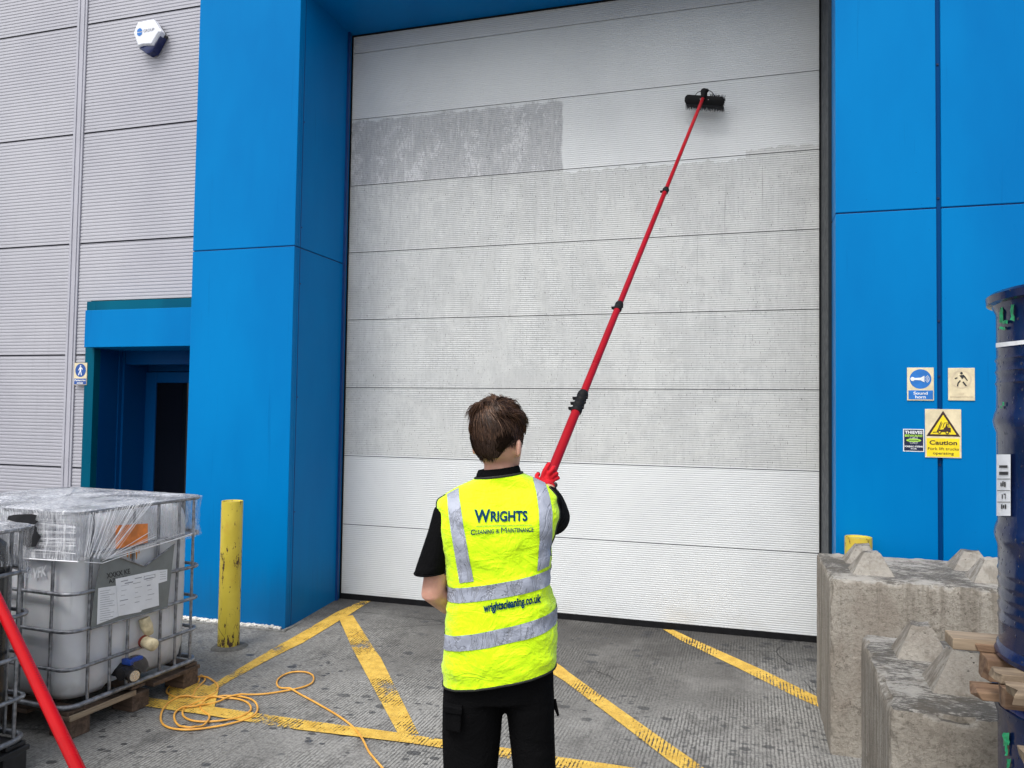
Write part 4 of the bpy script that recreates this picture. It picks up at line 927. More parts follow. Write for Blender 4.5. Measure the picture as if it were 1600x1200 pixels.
# --- stretch film shells
def wrap(T, LU, LV, H, lowf, name, label, rise):
    """shell draped over the tote; one mesh with three zones"""
    root = empty(name, T.location, label, 'stretch film', 'stretch film over the totes', rz=T.rotation_euler.z)
    per = rrect(-.018, LU + .018, -.018, LV + .018, .07, 6)
    # densify the perimeter
    P2 = []
    for i in range(len(per)):
        a_ = Vector((*per[i], 0)); b_ = Vector((*per[(i + 1) % len(per)], 0)); k_ = max(1, int((b_ - a_).length / .02))
        for j in range(k_): P2.append(a_.lerp(b_, j / k_))
    n = len(P2); cen = Vector((LU / 2, LV / 2, 0)); rings = []
    for fr_ in (.02, .2, .4, .6, .75, .88, .96): 
        rings.append([cen + (p - cen) * fr_ + Vector((0, 0, H + .012 + rise(fr_, p) + .008 * noise.fractal(Vector((p.x * 3 * fr_, p.y * 14, fr_ * 3)), 1, 2, 3))) for p in P2])
    rings.append([p + Vector((0, 0, H + .008)) for p in P2])
    nl = 14
    for l in range(1, nl + 1):
        t = l / nl; ring = []
        for i, p in enumerate(P2):
            zlow = lowf(p) ; z = H + .008 + (zlow - H) * t
            o_ = (p - cen).normalized() * (.006 * noise.fractal(Vector((p.x * 12, p.y * 12, z * 30)), 1, 2, 3) - .014 * math.sin(PI * t) * (1 if (i // 1) else 1))
            ring.append(p + Vector((0, 0, z)) + o_)
        rings.append(ring)
    mb = MB(); mb.loft(rings, cap=False); mb.f.append(tuple(range(n)))
    o = mb.build('film_sheet', [M['film_top'], M['film_front'], M['film_side']], root, smooth=80, local=True)
    for pl_ in o.data.polygons:
        c = pl_.center
        pl_.material_index = 0 if c.z > H + .0 else (2 if (c.y < .05 and c.x > .10) else 1)
    return root
def low1(p):
    z = .905
    if p.y < .05: z = .905 + .0 * p.x
    return z + .02 * noise.noise(Vector((p.x * 6, p.y * 6, 1)))
W1 = wrap(T1, .93, 1.15, 1.15, low1, 'stretch_film', 'clear stretch film bunched over the top of the milky tote', lambda f_, p: .018 * (1 - f_))
W2 = wrap(T2, .93, 1.15, 1.13, lambda p: (.96 if p.x < .85 else .90) + .02 * noise.noise(Vector((p.x * 6, p.y * 6, 5))), 'stretch_film', 'clear stretch film over the black-tanked tote at the left edge', lambda f_, p: .018 * (1 - f_))
mb = MB(); rr_ = random.Random(9)
for i in range(46):           # taut folds fanning down across the corner
    t = i / 33; a_ = t1face(140 + 75 * t + rr_.uniform(-4, 4), 802 - 14 * t, -.026); b_ = t1face(133 + 28 * t + rr_.uniform(-4, 4), 873 + rr_.uniform(-5, 2), -.028)
    mid = a_.lerp(b_, .5) + Vector((0, -.003, rr_.uniform(-.004, .004))); mb.tube([a_, mid, b_], rr_.choice((.0005, .0007, .0012)), 5)
for i in range(9):
    a_ = t1face(160 + i * 2, 876 - i, -.026); b_ = t1face(240 + rr_.uniform(-10, 60), 838 + rr_.uniform(-8, 10), -.026); mb.tube([a_, b_], rr_.choice((.0007, .0011, .0016)), 5)
for i in range(22):
    y0 = 806 + i * 2.7; a_ = t1front(47, y0 + rr_.uniform(-3, 3), -.024); b_ = t1front(118, y0 + rr_.uniform(-6, 6) + 4, -.024); mb.tube([a_, a_.lerp(b_, .5) + Vector((-.003, 0, rr_.uniform(-.006, .006))), b_], rr_.choice((.0004, .0006, .001)), 5)
mb.tube([t1front(30, 872, -.024), t1front(90, 876, -.024), t1front(122, 878, -.024)], .004, 6)
mb.tube([t1face(132, 878, -.024), t1face(160, 880, -.024), t1face(200, 866, -.024), t1face(300, 834, -.024)], .0022, 6)
mb.build('film_fold', M['film_fold'], W1, local=True)
# black sheet showing under the film at the front
mb = MB(); rr_ = random.Random(2)
outl = [(12, 812), (14, 806), (24, 804), (50, 803), (58, 805), (55, 812), (60, 815), (53, 820), (58, 824), (57, 830), (64, 838), (60, 846), (56, 854), (44, 855), (35, 851), (34, 830), (44, 824), (28, 816)]
pts = [t1front(x_, y_, -.030) for x_, y_ in outl]; mb.prism(pts, (-.003, 0, 0)); o = mb.build('black_sheet', M['blackplastic'], T1, local=True)
# ================================================================== RED POLE bottom left (leans on the near tote)
pA = dp(-2, 942, 3.0); pB = dp(122, 1202, 2.4); dd = (pB - pA).normalized()
tg = pA.z / -dd.z; foot = pA + dd * tg; top_ = pA - dd * ((pA.x + 3.36) / dd.x)
mb = MB(); mb.tube([foot, foot - dd * .02, top_], .0200, 24); s = empty('red_pole_section', foot, 'glossy red pole with ruler ticks leaning across the lower left corner', 'pole')
mb.build('tube', M['redpole2'], s, smooth=50)
mb = MB(); side = dd.cross(Vector((0, 0, 1))).normalized(); 
vdir = (CAM - (pA + pB) / 2).normalized(); b_ = vdir - dd * vdir.dot(dd); b_.normalize(); sdv = dd.cross(b_)
if sdv.dot(CR) < 0: sdv = -sdv
for i in range(46):
    t = .01 + i * .0125; c = pA + dd * t; wdt = .006 if i % 5 else .011
    a0 = math.radians(28); ring = []
    for q in range(4):
        an = a0 + (wdt / .0200) * q / 3; n_ = b_ * math.cos(an) + sdv * math.sin(an); ring.append(c + n_ * .0204)
    mb.add([p - dd * .0009 for p in ring] + [p + dd * .0009 for p in ring], [(q, q + 1, q + 5, q + 4) for q in range(3)])
mb.build('ruler_marks', M['ink'], s)
# ================================================================== HOSE
hz = [(300, 560), (312, 525), (335, 545), (310, 575), (285, 600), (270, 630), (230, 638), (180, 638), (140, 620), (138, 595), (180, 565), (250, 545), (330, 540), (385, 560), (402, 590), (380, 622), (320, 640), (240, 640), (185, 648), (140, 672), (108, 720), (108, 770), (150, 800), (240, 810), (350, 800), (480, 775), (580, 740), (608, 700), (590, 660), (540, 640), (470, 632), (400, 636), (300, 662), (228, 698), (220, 735), (260, 760), (330, 768), (420, 762), (510, 745), (565, 715), (572, 690), (550, 665), (500, 648), (440, 645), (370, 645), (325, 665), (310, 690), (330, 715), (355, 735), (350, 770), (310, 795), (250, 808), (200, 790), (175, 755), (180, 720), (215, 700), (300, 690), (400, 665), (480, 640), (560, 628), (650, 622), (760, 605), (850, 585), (895, 560), (895, 525), (850, 507), (780, 510), (725, 535), (708, 565), (725, 590), (790, 605), (850, 635), (950, 690), (1040, 745), (1110, 800), (1155, 860), (1185, 920), (1220, 965), (1250, 1000), (1320, 1080), (1420, 1160)]
pts = catmull([gp(220 + x_ * .3, 900 + y_ * .3, .010) for x_, y_ in hz], 7)
R_h = .0055; done = []
for i, p in enumerate(pts):           # lift the hose where it crosses itself
    h = R_h + .004
    for j in range(0, i - 14, 2):
        if (Vector((pts[j].x, pts[j].y)) - Vector((p.x, p.y))).length < .018: h = max(h, done[j] + 2 * R_h)
    h = min(h, .024); done.append(h)
sm = done[:]
for _ in range(10): sm = [max(done[i] * .92, (sm[max(0, i - 1)] + sm[min(len(sm) - 1, i + 1)]) / 2) if done[i] > .018 else (sm[max(0, i - 1)] + sm[i] + sm[min(len(sm) - 1, i + 1)]) / 3 for i in range(len(sm))]
for p, h in zip(pts, sm): p.z = gz(p.y) + max(h, R_h + .003)
mb = MB(); mb.tube(pts, R_h, 9); o = mb.build('hose', M['hose'], smooth=70); tag(o, 'thin yellow-orange hose coiled loosely on the concrete beside the tote', 'hose')
# small tools: a few loose stones / leaf litter
mb = MB()
for i in range(70):
    x = rnd.uniform(-3.9, .3); y = rnd.uniform(3.2, 6.0); ico((x, y, gz(y) + .003), rnd.uniform(.003, .007), (1.2, 1, .6))
tag(mb.build('grit', M['kerb']), kind='stuff')
# ================================================================== PERSON
Fh = Vector((CF.x, CF.y, 0)).normalized(); Rh = Vector((CR.x, CR.y, 0)).normalized(); UP = Vector((0, 0, 1))
DPER = 2.40
PX = lambda x, y, d=DPER: dp(x, y, d)
pc = PX(780, 900); PER = empty('person', (pc.x, pc.y, 0), 'person seen from behind in yellow hi-vis vest and black clothes, holding up a red pole', 'person')
def remesh(o, vox, it=4, fac=.5):
    r = o.modifiers.new('remesh', 'REMESH'); r.mode = 'VOXEL'; r.voxel_size = vox; r.use_smooth_shade = True
    s_ = o.modifiers.new('smooth', 'SMOOTH'); s_.factor = fac; s_.iterations = it; return o
def ell(mb, c, rx, ry, rz_, X=None, Y=None, Z=None, n=16, m_=10):
    X = X or Rh; Y = Y or Fh; Z = Z or UP; rings = []
    for j in range(1, m_):
        a_ = PI * j / m_; rings.append([c + X * (rx * math.sin(a_) * math.cos(2 * PI * i / n)) + Y * (ry * math.sin(a_) * math.sin(2 * PI * i / n)) + Z * (rz_ * -math.cos(a_)) for i in range(n)])
    mb.loft(rings)
def oring(c, rx, ry, X, Y, n=24, pw=2.0):
    out = []
    for i in range(n):
        t = 2 * PI * i / n; cx, sy = math.cos(t), math.sin(t)
        out.append(c + X * (rx * math.copysign(abs(cx) ** (2 / pw), cx)) + Y * (ry * math.copysign(abs(sy) ** (2 / pw), sy)))
    return out
# head frame, turned to the person's right
ha = math.radians(-30); Hf = Vector((Fh.x * math.cos(ha) - Fh.y * math.sin(ha), Fh.x * math.sin(ha) + Fh.y * math.cos(ha), 0)); Hr = Vector((Hf.y, -Hf.x, 0))
hc = PX(778, 700, 2.43); hc.z = 1.508
HS = .945
HP = [(.0, .026, .086, -.030), (.012, .040, .092, -.005), (.03, .052, .094, .03), (.06, .062, .093, .066), (.09, .069, .094, .084), (.12, .074, .098, .094), (.15, .0765, .099, .099), (.18, .075, .095, .098), (.205, .064, .08, .086), (.222, .046, .058, .066), (.234, .02, .03, .036)]
HP = [tuple(q * HS for q in r_) for r_ in HP]
def head_rings(grow=0, z0=0):
    rg = []
    for z, w_, f_, b_ in HP:
        if z < z0: continue
        c = hc + UP * (z + (grow if z > .15 else 0)) + Hf * ((f_ - b_) / 2); rg.append(oring(c, w_ + grow, (f_ + b_) / 2 + grow, Hr, Hf, 28, 2.15))
    return rg
body = MB(); body.loft(head_rings())
body.tube([hc + UP * .118 + Hf * .095, hc + UP * .10 + Hf * .106, hc + UP * .082 + Hf * .116, hc + UP * .074 + Hf * .100], [.008, .009, .012, .008], 8)      # nose
for s_ in (1, -1):                                                                                                                    # ears
    ec = hc + UP * .086 + Hr * (s_ * .073) - Hf * .000
    ell(body, ec, .010, .018, .031, Hr, (Hf * 1 - Hr * (s_ * .35)).normalized(), UP)
    ell(body, ec + Hr * (s_ * .008) - Hf * .009, .006, .012, .028, Hr, Hf, UP)
body.tube([hc + UP * .048 + Hf * .090 - Hr * .022, hc + UP * .050 + Hf * .099, hc + UP * .048 + Hf * .090 + Hr * .022], [.005, .008, .005], 8)               # lips
nk0 = PX(781, 775, 2.42); nk1 = hc + UP * .05 + Hf * .01
body.tube([nk0 - UP * .06, nk0, nk0.lerp(nk1, .5), nk1 + UP * .03], [.070, .056, .0485, .048], 20)
for yy, rx, ry in ((0, 0, 0),):
    rg = []
    for (x0, x1, y_, t_) in ((704, 850, 1060, .10), (712, 848, 980, .085), (712, 850, 900, .095), (708, 856, 830, .105), (704, 858, 792, .085), (730, 832, 768, .06)):
        rg.append(oring(PX((x0 + x1) / 2, y_, DPER + .01), (x1 - x0) / 2 / 510, t_, Rh, Fh, 24, 2.4))
    body.loft(rg)
shL, shR = PX(703, 792, 2.41), PX(848, 790, 2.43)
elL, wrL = PX(677, 925, 2.385), PX(768, 975, 2.62)
elR, wrR = PX(860, 806, 2.70), PX(857, 765, 2.87)
body.tube([shL + Rh * .02, shL.lerp(elL, .35), shL.lerp(elL, .7), elL, elL.lerp(wrL, .25), elL.lerp(wrL, .6), wrL], [.05, .046, .040, .039, .042, .035, .026], 18)
body.tube([shR - Rh * .02, shR.lerp(elR, .4), shR.lerp(elR, .8), elR, elR.lerp(wrR, .3), wrR], [.05, .046, .040, .038, .038, .027], 18)
hipL, hipR = PX(741, 1085, 2.41), PX(828, 1085, 2.42)
anL = PX(733, 1200, 2.41); anL = Vector((anL.x, anL.y, .09)) - Rh * .01; anR = PX(836, 1200, 2.42); anR = Vector((anR.x, anR.y, .09)) + Rh * .015
for hp, an in ((hipL, anL), (hipR, anR)):
    kn = hp.lerp(an, .48) + Fh * .015; body.tube([hp + UP * .05, hp, hp.lerp(kn, .5), kn, kn.lerp(an, .35), an, an - UP * .03], [.07, .062, .05, .042, .04, .034, .034], 18)
    ell(body, an + Fh * .06 - UP * .045, .04, .12, .035)
bo = remesh(body.build('body', M['skin'], PER), .0055, 5)
for s_ in (1, -1):
    mb = MB(); ell(mb, hc + UP * .118 + Hf * .082 + Hr * (s_ * .031), .012, .012, .012, Hr, Hf, UP, 12, 8); mb.build('eye', M['signwhite'], PER, smooth=60)
# hair: short base plus combed locks
mb = MB(); rg = []
for z, w_, f_, b_ in HP:
    if z < .05 * HS: continue
    g_ = .003 if z < .10 else .005; fcut = {.06: -.052, .09: -.028, .12: .045, .15: .085}.get(round(z / HS, 3), f_ + g_)
    c = hc + UP * (z + g_ * (1 if z > .18 else 0)) + Hf * ((fcut - b_ - g_) / 2); rg.append(oring(c, (w_ + g_) * (.58 if z < .065 else .84 if z < .09 else 1), (fcut + b_ + g_) / 2, Hr, Hf, 28, 2.2))
mb.loft(rg); hb = mb.build('hair', M['hairbase'], PER, smooth=80)
mb = MB(); rr_ = random.Random(21)
def scalp(th, ph):      # th from crown, ph around (0 = face)
    z = (.125 + .112 * math.cos(th)) * HS; 
    for i in range(len(HP) - 1):
        if HP[i][0] <= z <= HP[i + 1][0] or i == len(HP) - 2:
            t = min(1, max(0, (z - HP[i][0]) / (HP[i + 1][0] - HP[i][0]))); w_, f_, b_ = [HP[i][q] + (HP[i + 1][q] - HP[i][q]) * t for q in (1, 2, 3)]; break
    return hc + UP * z + Hf * ((f_ - b_) / 2 + (f_ + b_) / 2 * math.cos(ph)) + Hr * (w_ * .97 * math.sin(ph))
crown = scalp(.35, PI * .92)
for i in range(14000):
    th = rr_.uniform(.02, 1) ** .7 * 2.15 if i < 10000 else rr_.uniform(.02, 1.0); ph = rr_.uniform(0, 2 * PI)
    fr_ = math.cos(ph)
    if th > 1.25 and fr_ > .25: continue
    if th > 1.75 and abs(math.sin(ph)) > .80 - (th - 1.75) * 1.1: continue
    if fr_ > .75 and th > 1.05: continue
    p = scalp(th, ph); nrm = (p - (hc + UP * .125)).normalized()
    away = (p - crown); away -= nrm * away.dot(nrm); 
    if away.length < .004: away = Hr * .01
    away.normalize(); sw = nrm.cross(away) * (.55 + .9 * noise.noise(p * 16)); clump = Vector((noise.noise(p * 38), noise.noise(p * 38 + Vector((9, 0, 0))), noise.noise(p * 38 + Vector((0, 9, 0))))) * (1.15 if th < .95 else .2)
    d_ = (away + sw + clump - UP * .35 * (1 if th > .9 else .1)).normalized()
    long_ = rr_.uniform(.75, 1.1) if th < .95 else .55 if th < 1.25 else .35 if th < 1.5 else .2
    L_ = rr_.uniform(.024, .052) * long_; lift = (.05 + 1.0 * max(0, noise.noise(p * 22 + Vector((3, 3, 3))))) * long_ * (1 if th < .9 else .45)
    q0 = p + nrm * .004; q1 = q0 + d_ * L_ * .38 + nrm * (L_ * .34 * lift + .004); q2 = q1 + d_ * L_ * .36 + nrm * L_ * .10 * lift - UP * .004; q3 = q2 + d_ * L_ * .30 - nrm * L_ * .20 - UP * .006
    r_w = rr_.uniform(.0004, .00095)
    mb.tube([q0, q1, q2, q3], [r_w, r_w * 1.15, r_w * .9, r_w * .2], 3, cap=False)
ho_ = mb.build('hair_lock', [M['hair'], M['hair2'], M['hair3']], hb, smooth=80, normals=False)
for q_, pl_ in enumerate(ho_.data.polygons):
    h_ = math.sin((q_ // 9) * 12.9898) * 43758.5453; h_ -= math.floor(h_); pl_.material_index = 0 if (h_ < .5 or pl_.center.z + rootloc(PER).z < hc.z + .11) else 1 if h_ < .82 else 2
# ---- vest as a level table measured from the figure: (xl, yl, xr, yr, half thickness, depth shift)
VT = [(695, 1066, 867, 1033, .135, .0), (692.5, 1040, 867.5, 1012, .135, 0), (695, 1006, 868, 970, .130, 0), (694, 983, 866.5, 946, .128, 0), (696, 950, 862, 922, .125, 0),
      (697, 934, 861, 907, .124, 0), (698, 912, 863, 883, .124, 0), (696, 880, 861, 852, .125, 0), (691, 838, 869, 826, .125, 0), (686, 808, 874, 800, .116, .004), (684.5, 790, 873.5, 788, .100, .008),
      (686.5, 779, 868, 773, .086, .012), (700, 770, 854, 758, .074, .018), (718, 759.5, 836, 748, .066, .022), (735, 751.5, 822, 741.5, .062, .025), (743, 747, 815, 738.5, .060, .027)]
def vrow(t):
    i = min(len(VT) - 2, max(0, int(t))); f_ = t - i
    a_ = [VT[max(0, i - 1)], VT[i], VT[i + 1], VT[min(len(VT) - 1, i + 2)]]
    out = []
    for q in range(6):
        p0, p1, p2, p3 = (a_[k_][q] for k_ in range(4))
        lin = p1 + (p2 - p1) * f_; cr_ = .5 * (2 * p1 + (p2 - p0) * f_ + (2 * p0 - 5 * p1 + 4 * p2 - p3) * f_ * f_ + (3 * p1 - p0 - 3 * p2 + p3) * f_ ** 3)
        out.append(lin * .4 + cr_ * .6)
    return out
def vest_pt(t, th, off=0.0, wr=1.0):
    xl, yl, xr, yr, tk_, sh_ = vrow(t); a_ = PX(xl, yl, DPER + sh_); b_ = PX(xr, yr, DPER + sh_); c = (a_ + b_) / 2; X = (b_ - a_) / 2; L_ = X.length; Xn = X / L_
    pw = 2.5; cx, sy = math.cos(th), math.sin(th)
    ex = math.copysign(abs(cx) ** (2 / pw), cx); ey = math.copysign(abs(sy) ** (2 / pw), sy)
    low = max(0, 1 - t / 8.0)
    p = c + Xn * ((L_ + off) * ex) + Fh * ((tk_ + off) * ey)
    if t > 6 and sy < 0: p += Fh * (.020 * (1 - abs(cx)) * max(0, 1 - abs(t - 9) / 5))           # shoulder blades are flatter, spine set in
    nrm = (Xn * cx + Fh * sy).normalized()
    d_ = .010 * noise.noise(p * 5.5 + Vector((2, 0, 0))) + .0065 * noise.noise(Vector((p.x * 12 + p.z * 9, p.y * 12, p.z * 20)) + Vector((5, 1, 0)))
    rdg = 1 - abs(noise.noise(Vector((p.x * 9 - p.z * 7, p.y * 9, p.z * 16 + p.x * 6)))) * 5.0
    d_ += .0026 * max(0, rdg) * (1 if t < 9 else .5) * wr
    rdg2 = 1 - abs(noise.noise(Vector((p.x * 7 + p.z * 11, p.y * 8 + 4, p.z * 12 - p.x * 14)))) * 6.0
    d_ += .0022 * max(0, rdg2) * (1 if t < 9 else .6)
    hem = 1 if t > .5 else 1
    return p + nrm * d_ * (.35 + .65 * min(1, (len(VT) - 1 - t) / 3))
NV, NT = 120, 150
rings = [[vest_pt(i * (len(VT) - 1) / NV, 2 * PI * j / NT) for j in range(NT)] for i in range(NV + 1)]
vm = MB(); vm.loft(rings, cap=False)
# a thin wall: inner skin under the hem so it has thickness
inner = [[vest_pt(i * 1.2 / 6, 2 * PI * j / NT, -.004) for j in range(NT)] for i in range(7)]
vm2 = MB(); vm.loft([rings[0], inner[0]], cap=False); vm.loft(inner, cap=False)
vest = vm.build('hi_vis_vest', M['hivis'], PER, smooth=80)
off0 = rootloc(PER); bvh = BVHTree.FromPolygons([v for v in vm.v[:(NV + 1) * NT]], [f for f in vm.f[:NV * NT]])
def onv(px, py, off=.0022):
    d_ = ray(px, py).normalized(); h_ = bvh.ray_cast(CAM, d_)
    if h_[0] is None: return None
    n_ = h_[1]; n_ = n_ if n_.dot(d_) < 0 else -n_
    return h_[0] + n_ * off
for t0, t1 in ((2.0, 3.0), (5.0, 6.0)):
    mb = MB(); mb.loft([[vest_pt(t0 + (t1 - t0) * i / 8, 2 * PI * j / NT, .0022) for j in range(NT)] for i in range(9)], cap=False); mb.build('reflective_band', M['tape'], vest, smooth=80)
def strap(Lft, Rgt, name='reflective_band'):
    """Lft/Rgt: edge polylines from shoulder down; the back is found on the vest, the front mirrors it"""
    def smp(pl_, t):
        t *= len(pl_) - 1; i = min(len(pl_) - 2, int(t)); f_ = t - i; return (pl_[i][0] + (pl_[i + 1][0] - pl_[i][0]) * f_, pl_[i][1] + (pl_[i + 1][1] - pl_[i][1]) * f_)
    rows = []; nn = 34
    for i in range(nn + 1):
        a_, b_ = smp(Lft, i / nn), smp(Rgt, i / nn); row = []
        for j in range(7):
            p = onv(a_[0] + (b_[0] - a_[0]) * j / 6, a_[1] + (b_[1] - a_[1]) * j / 6, .0025); row.append(p)
        if all(row): rows.append(row)
    mb = MB(); mb.loft(rows, cap=False, closed=False)
    fr_ = []
    for row in rows:
        r2 = []
        for p in row:
            dep = (p - CAM).dot(Fh); cdep = (PX(778, 800, DPER + .014) - CAM).dot(Fh); r2.append(p + Fh * (2 * (cdep - dep)))
        fr_.append(r2)
    mb.loft(list(reversed(fr_)) + [rows[0]], cap=False, closed=False); mb.build(name, M['tape'], vest, smooth=80)
strap([(699, 773), (700, 790), (705, 830), (712, 870), (718.5, 911)], [(717, 763), (718, 780), (724, 820), (732, 865), (740.5, 908)])
strap([(832, 747), (838, 770), (842, 800), (842.5, 845), (839, 892)], [(852, 757), (858, 775), (862.5, 800), (862, 840), (857, 884)])
def vtext(s, org, xv, yv, width, height, bold=0, name='lettering', spacing=1.0):
    vs, fs, W_, H_ = text2d(s, bold, spacing); bm = bmesh.new(); bv = [bm.verts.new((x / W_ * width, y / H_ * height, 0)) for x, y in vs]
    for f_ in fs:
        try: bm.faces.new([bv[i] for i in f_])
        except ValueError: pass
    for q in range(int(width / 1.5)): bmesh.ops.bisect_plane(bm, geom=bm.verts[:] + bm.edges[:] + bm.faces[:], plane_co=((q + 1) * 1.5, 0, 0), plane_no=(1, 0, 0))
    for q in range(int(height / 1.5)): bmesh.ops.bisect_plane(bm, geom=bm.verts[:] + bm.edges[:] + bm.faces[:], plane_co=(0, (q + 1) * 1.5, 0), plane_no=(0, 1, 0))
    bm.verts.index_update(); P3 = []; lastp = Vector((0, 0, 0))
    for v in bm.verts:
        px = org[0] + xv[0] * v.co.x + yv[0] * v.co.y; py = org[1] + xv[1] * v.co.x + yv[1] * v.co.y
        p = onv(px, py, .0038) or lastp; lastp = p; P3.append(p)
    m_ = MB(); m_.add(P3, [tuple(v.index for v in f.verts) for f in bm.faces]); bm.free(); return m_
for args in (('W', (741, 817.5), (1, -.03), (0, -1), 25, 20.5, .035), ('RIGHTS', (766.5, 816), (1, -.02), (0, -1), 57.5, 16.5, .035), ('C', (736, 835.8), (1, -.06), (0, -1), 6.5, 8.6, .03), ('LEANING', (743.5, 834.8), (1, -.055), (0, -1), 28, 6.8, .02),
             ('&', (774.5, 833.2), (1, -.05), (0, -1), 6, 6.8, .0), ('M', (783, 832.8), (1, -.04), (0, -1), 8.5, 8.4, .0), ('AINTENANCE', (792.5, 832.2), (1, -.03), (0, -1), 40.5, 6.8, .02), ('wrightscleaning.co.uk', (755.5, 961.2), (1, -.175), (0, -1), 89, 18.5, .04)):
    vtext(*args).build('lettering', M['navy'], vest)
mb = MB(); ln = [(744 + i * 3, 822.2 - i * .06) for i in range(30)]
mb.add([onv(x_, y_ + d_, .0028) for x_, y_ in ln for d_ in (0, .6)], [(2 * i, 2 * i + 1, 2 * i + 3, 2 * i + 2) for i in range(29)])
mb.build('printed_rule', M['navy'], vest)
# bindings
mb = MB(); mb.tube([vest_pt(.02, 2 * PI * j / 90, .001) for j in range(90)], .0032, 6, closed=True)
nr = len(VT) - 1; mb.tube([vest_pt(nr, 2 * PI * j / 60, .001) for j in range(60)], .004, 6, closed=True)
for th0, sgn in ((PI + .28, 1), (-.28, -1)):
    mb.tube([vest_pt(t, th0 + sgn * (-.28 * (1 - min(1, abs(t - 9.5) / 3.2))) , .001) for t in [6.6 + .25 * i for i in range(22)]], .0028, 6)
mb.build('binding', M['binding'], vest, smooth=60)
# ---- black polo shirt: sleeves + collar + inner torso in one mesh
mb = MB(); rg = []
for (x0, x1, y_, t_) in ((706, 856, 1068, .115), (708, 852, 950, .105), (706, 856, 860, .108), (702, 860, 815, .10), (702, 858, 798, .066), (720, 842, 782, .045), (740, 820, 766, .040)):
    rg.append(oring(PX((x0 + x1) / 2, y_, DPER + .012), (x1 - x0) / 2 / 512, t_, Rh, Fh, 24, 2.4))
mb.loft(rg)
def sleeve(P_, R_, X_, Y_):
    rr = []
    for p, (a_, b_) in zip(P_, R_): rr.append(oring(p, a_, b_, X_, Y_, 20, 2.0))
    mb.loft(rr)
hL = PX(673.5, 893, 2.395); axs = (hL - shL).normalized(); XLs = (Rh + UP * .42).normalized()
sleeve([shL + Rh * .035 + UP * .012, shL + UP * .004, shL.lerp(hL, .35), shL.lerp(hL, .7), hL], [(.045, .055), (.048, .066), (.047, .068), (.050, .070), (.053, .070)], (Rh + UP * .10).normalized(), Fh)
def bend_sleeve(pts, rad): mb.tube(pts, rad, 20)
bend_sleeve([shR - Rh * .03 + UP * .004, shR + UP * .0 + Rh * .008, shR.lerp(elR, .35) + Rh * .006 - UP * .008, shR.lerp(elR, .75) + Rh * .010 - UP * .012, elR + Rh * .010 - UP * .004, elR.lerp(wrR, .25) + Rh * .012, elR.lerp(wrR, .55) + Rh * .010, elR.lerp(wrR, .85)], [.05, .056, .062, .062, .058, .050, .042, .033])
so_ = remesh(mb.build('polo_shirt', M['black'], PER), .006, 5)
mb = MB(); cr_ = []
for (x0, x1, yl_, yr_, t_, d_) in ((743.5, 814.5, 750, 742, .058, .026), (744.5, 813, 741, 732.5, .056, .030), (747, 811, 735, 727.5, .054, .034), (751, 808.5, 734, 727, .050, .036), (753, 806, 742, 736, .047, .036)):
    a_, b_ = PX(x0, yl_, DPER + d_), PX(x1, yr_, DPER + d_); X_ = (b_ - a_); cr_.append(oring((a_ + b_) / 2, X_.length / 2, t_, X_.normalized(), Fh, 36, 2.1))
mb.loft(cr_, cap=False); mb.build('collar', M['black'], so_, smooth=60)
mb = MB()
for j in range(3):        # rolled sleeve hem
    pass
mb.tube([hL + (Rh + UP * .10).normalized() * (.0505 * math.cos(2 * PI * i / 30)) + Fh * (.0665 * math.sin(2 * PI * i / 30)) for i in range(30)], .003, 6, closed=True); mb.build('sleeve_hem', M['black'], so_, smooth=60)
# ---- trousers
mb = MB()
hip0 = PX(779, 1010, DPER + .01); rg = [oring(PX(780, 1020, DPER + .01), .160, .108, Rh, Fh, 28, 2.5), oring(PX(780, 1055, DPER + .01), .168, .115, Rh, Fh, 28, 2.5), oring(PX(780, 1085, DPER + .01), .168, .115, Rh, Fh, 28, 2.5)]
mb.loft(rg)
for sgn, kx in ((-1, ((692, 790, 1070), (690.5, 786, 1100), (690.5, 783.5, 1143), (692, 778, 1200))), (1, ((784, 866, 1070), (790, 866.5, 1100), (795.5, 866.5, 1143), (801, 868, 1200)))):
    rr = []
    for x0, x1, y_ in kx: rr.append(oring(PX((x0 + x1) / 2, y_, DPER + .012), (x1 - x0) / 2 / 509, .105 - .012 * (y_ > 1120), Rh, Fh, 24, 2.3))
    last = PX((kx[-1][0] + kx[-1][1]) / 2, 1200, DPER + .012); hw_ = (kx[-1][1] - kx[-1][0]) / 2 / 509; an = anL if sgn < 0 else anR
    for z_, f_ in ((.50, .97), (.36, .92), (.22, .90), (.10, .92), (.05, .94)):
        t = (last.z - z_) / last.z; c = last.lerp(Vector((an.x, an.y, 0)), t); c.z = z_; w_ = hw_ * f_ * (1 - .08 * t); rr.append(oring(c, max(w_, .068), .092 * f_, Rh, Fh, 24, 2.2))
    mb.loft(rr)
for i, v in enumerate(mb.v):
    nn = noise.fractal(v * 9, 1, 2, 3); v += Rh * nn * .004 + Fh * nn * .006
tr = remesh(mb.build('trousers', M['black'], PER), .0075, 4)
a_, b_, c_, d_ = (PX(694, 1104, 2.300), PX(721.5, 1108, 2.285), PX(719.5, 1147, 2.29), PX(694, 1142, 2.305))
mb = MB(); mb.prism([a_ + UP * 0, b_, c_, d_], Fh * .05); mb.build('cargo_pocket', M['black'], tr, bevel=.006)
mb = MB(); mb.prism([PX(693.5, 1103, 2.296), PX(722, 1107, 2.281), PX(721.6, 1118, 2.281), PX(693.5, 1114, 2.296)], Fh * .03); mb.build('pocket_flap', M['black'], tr, bevel=.003)
mb = MB(); mb.tube([PX(867, 1092, 2.40), PX(869, 1108, 2.39), PX(872, 1117, 2.39), PX(871, 1119, 2.39)], [.004, .006, .004, .002], 6); mb.build('pocket_tab', M['black'], tr, smooth=60)
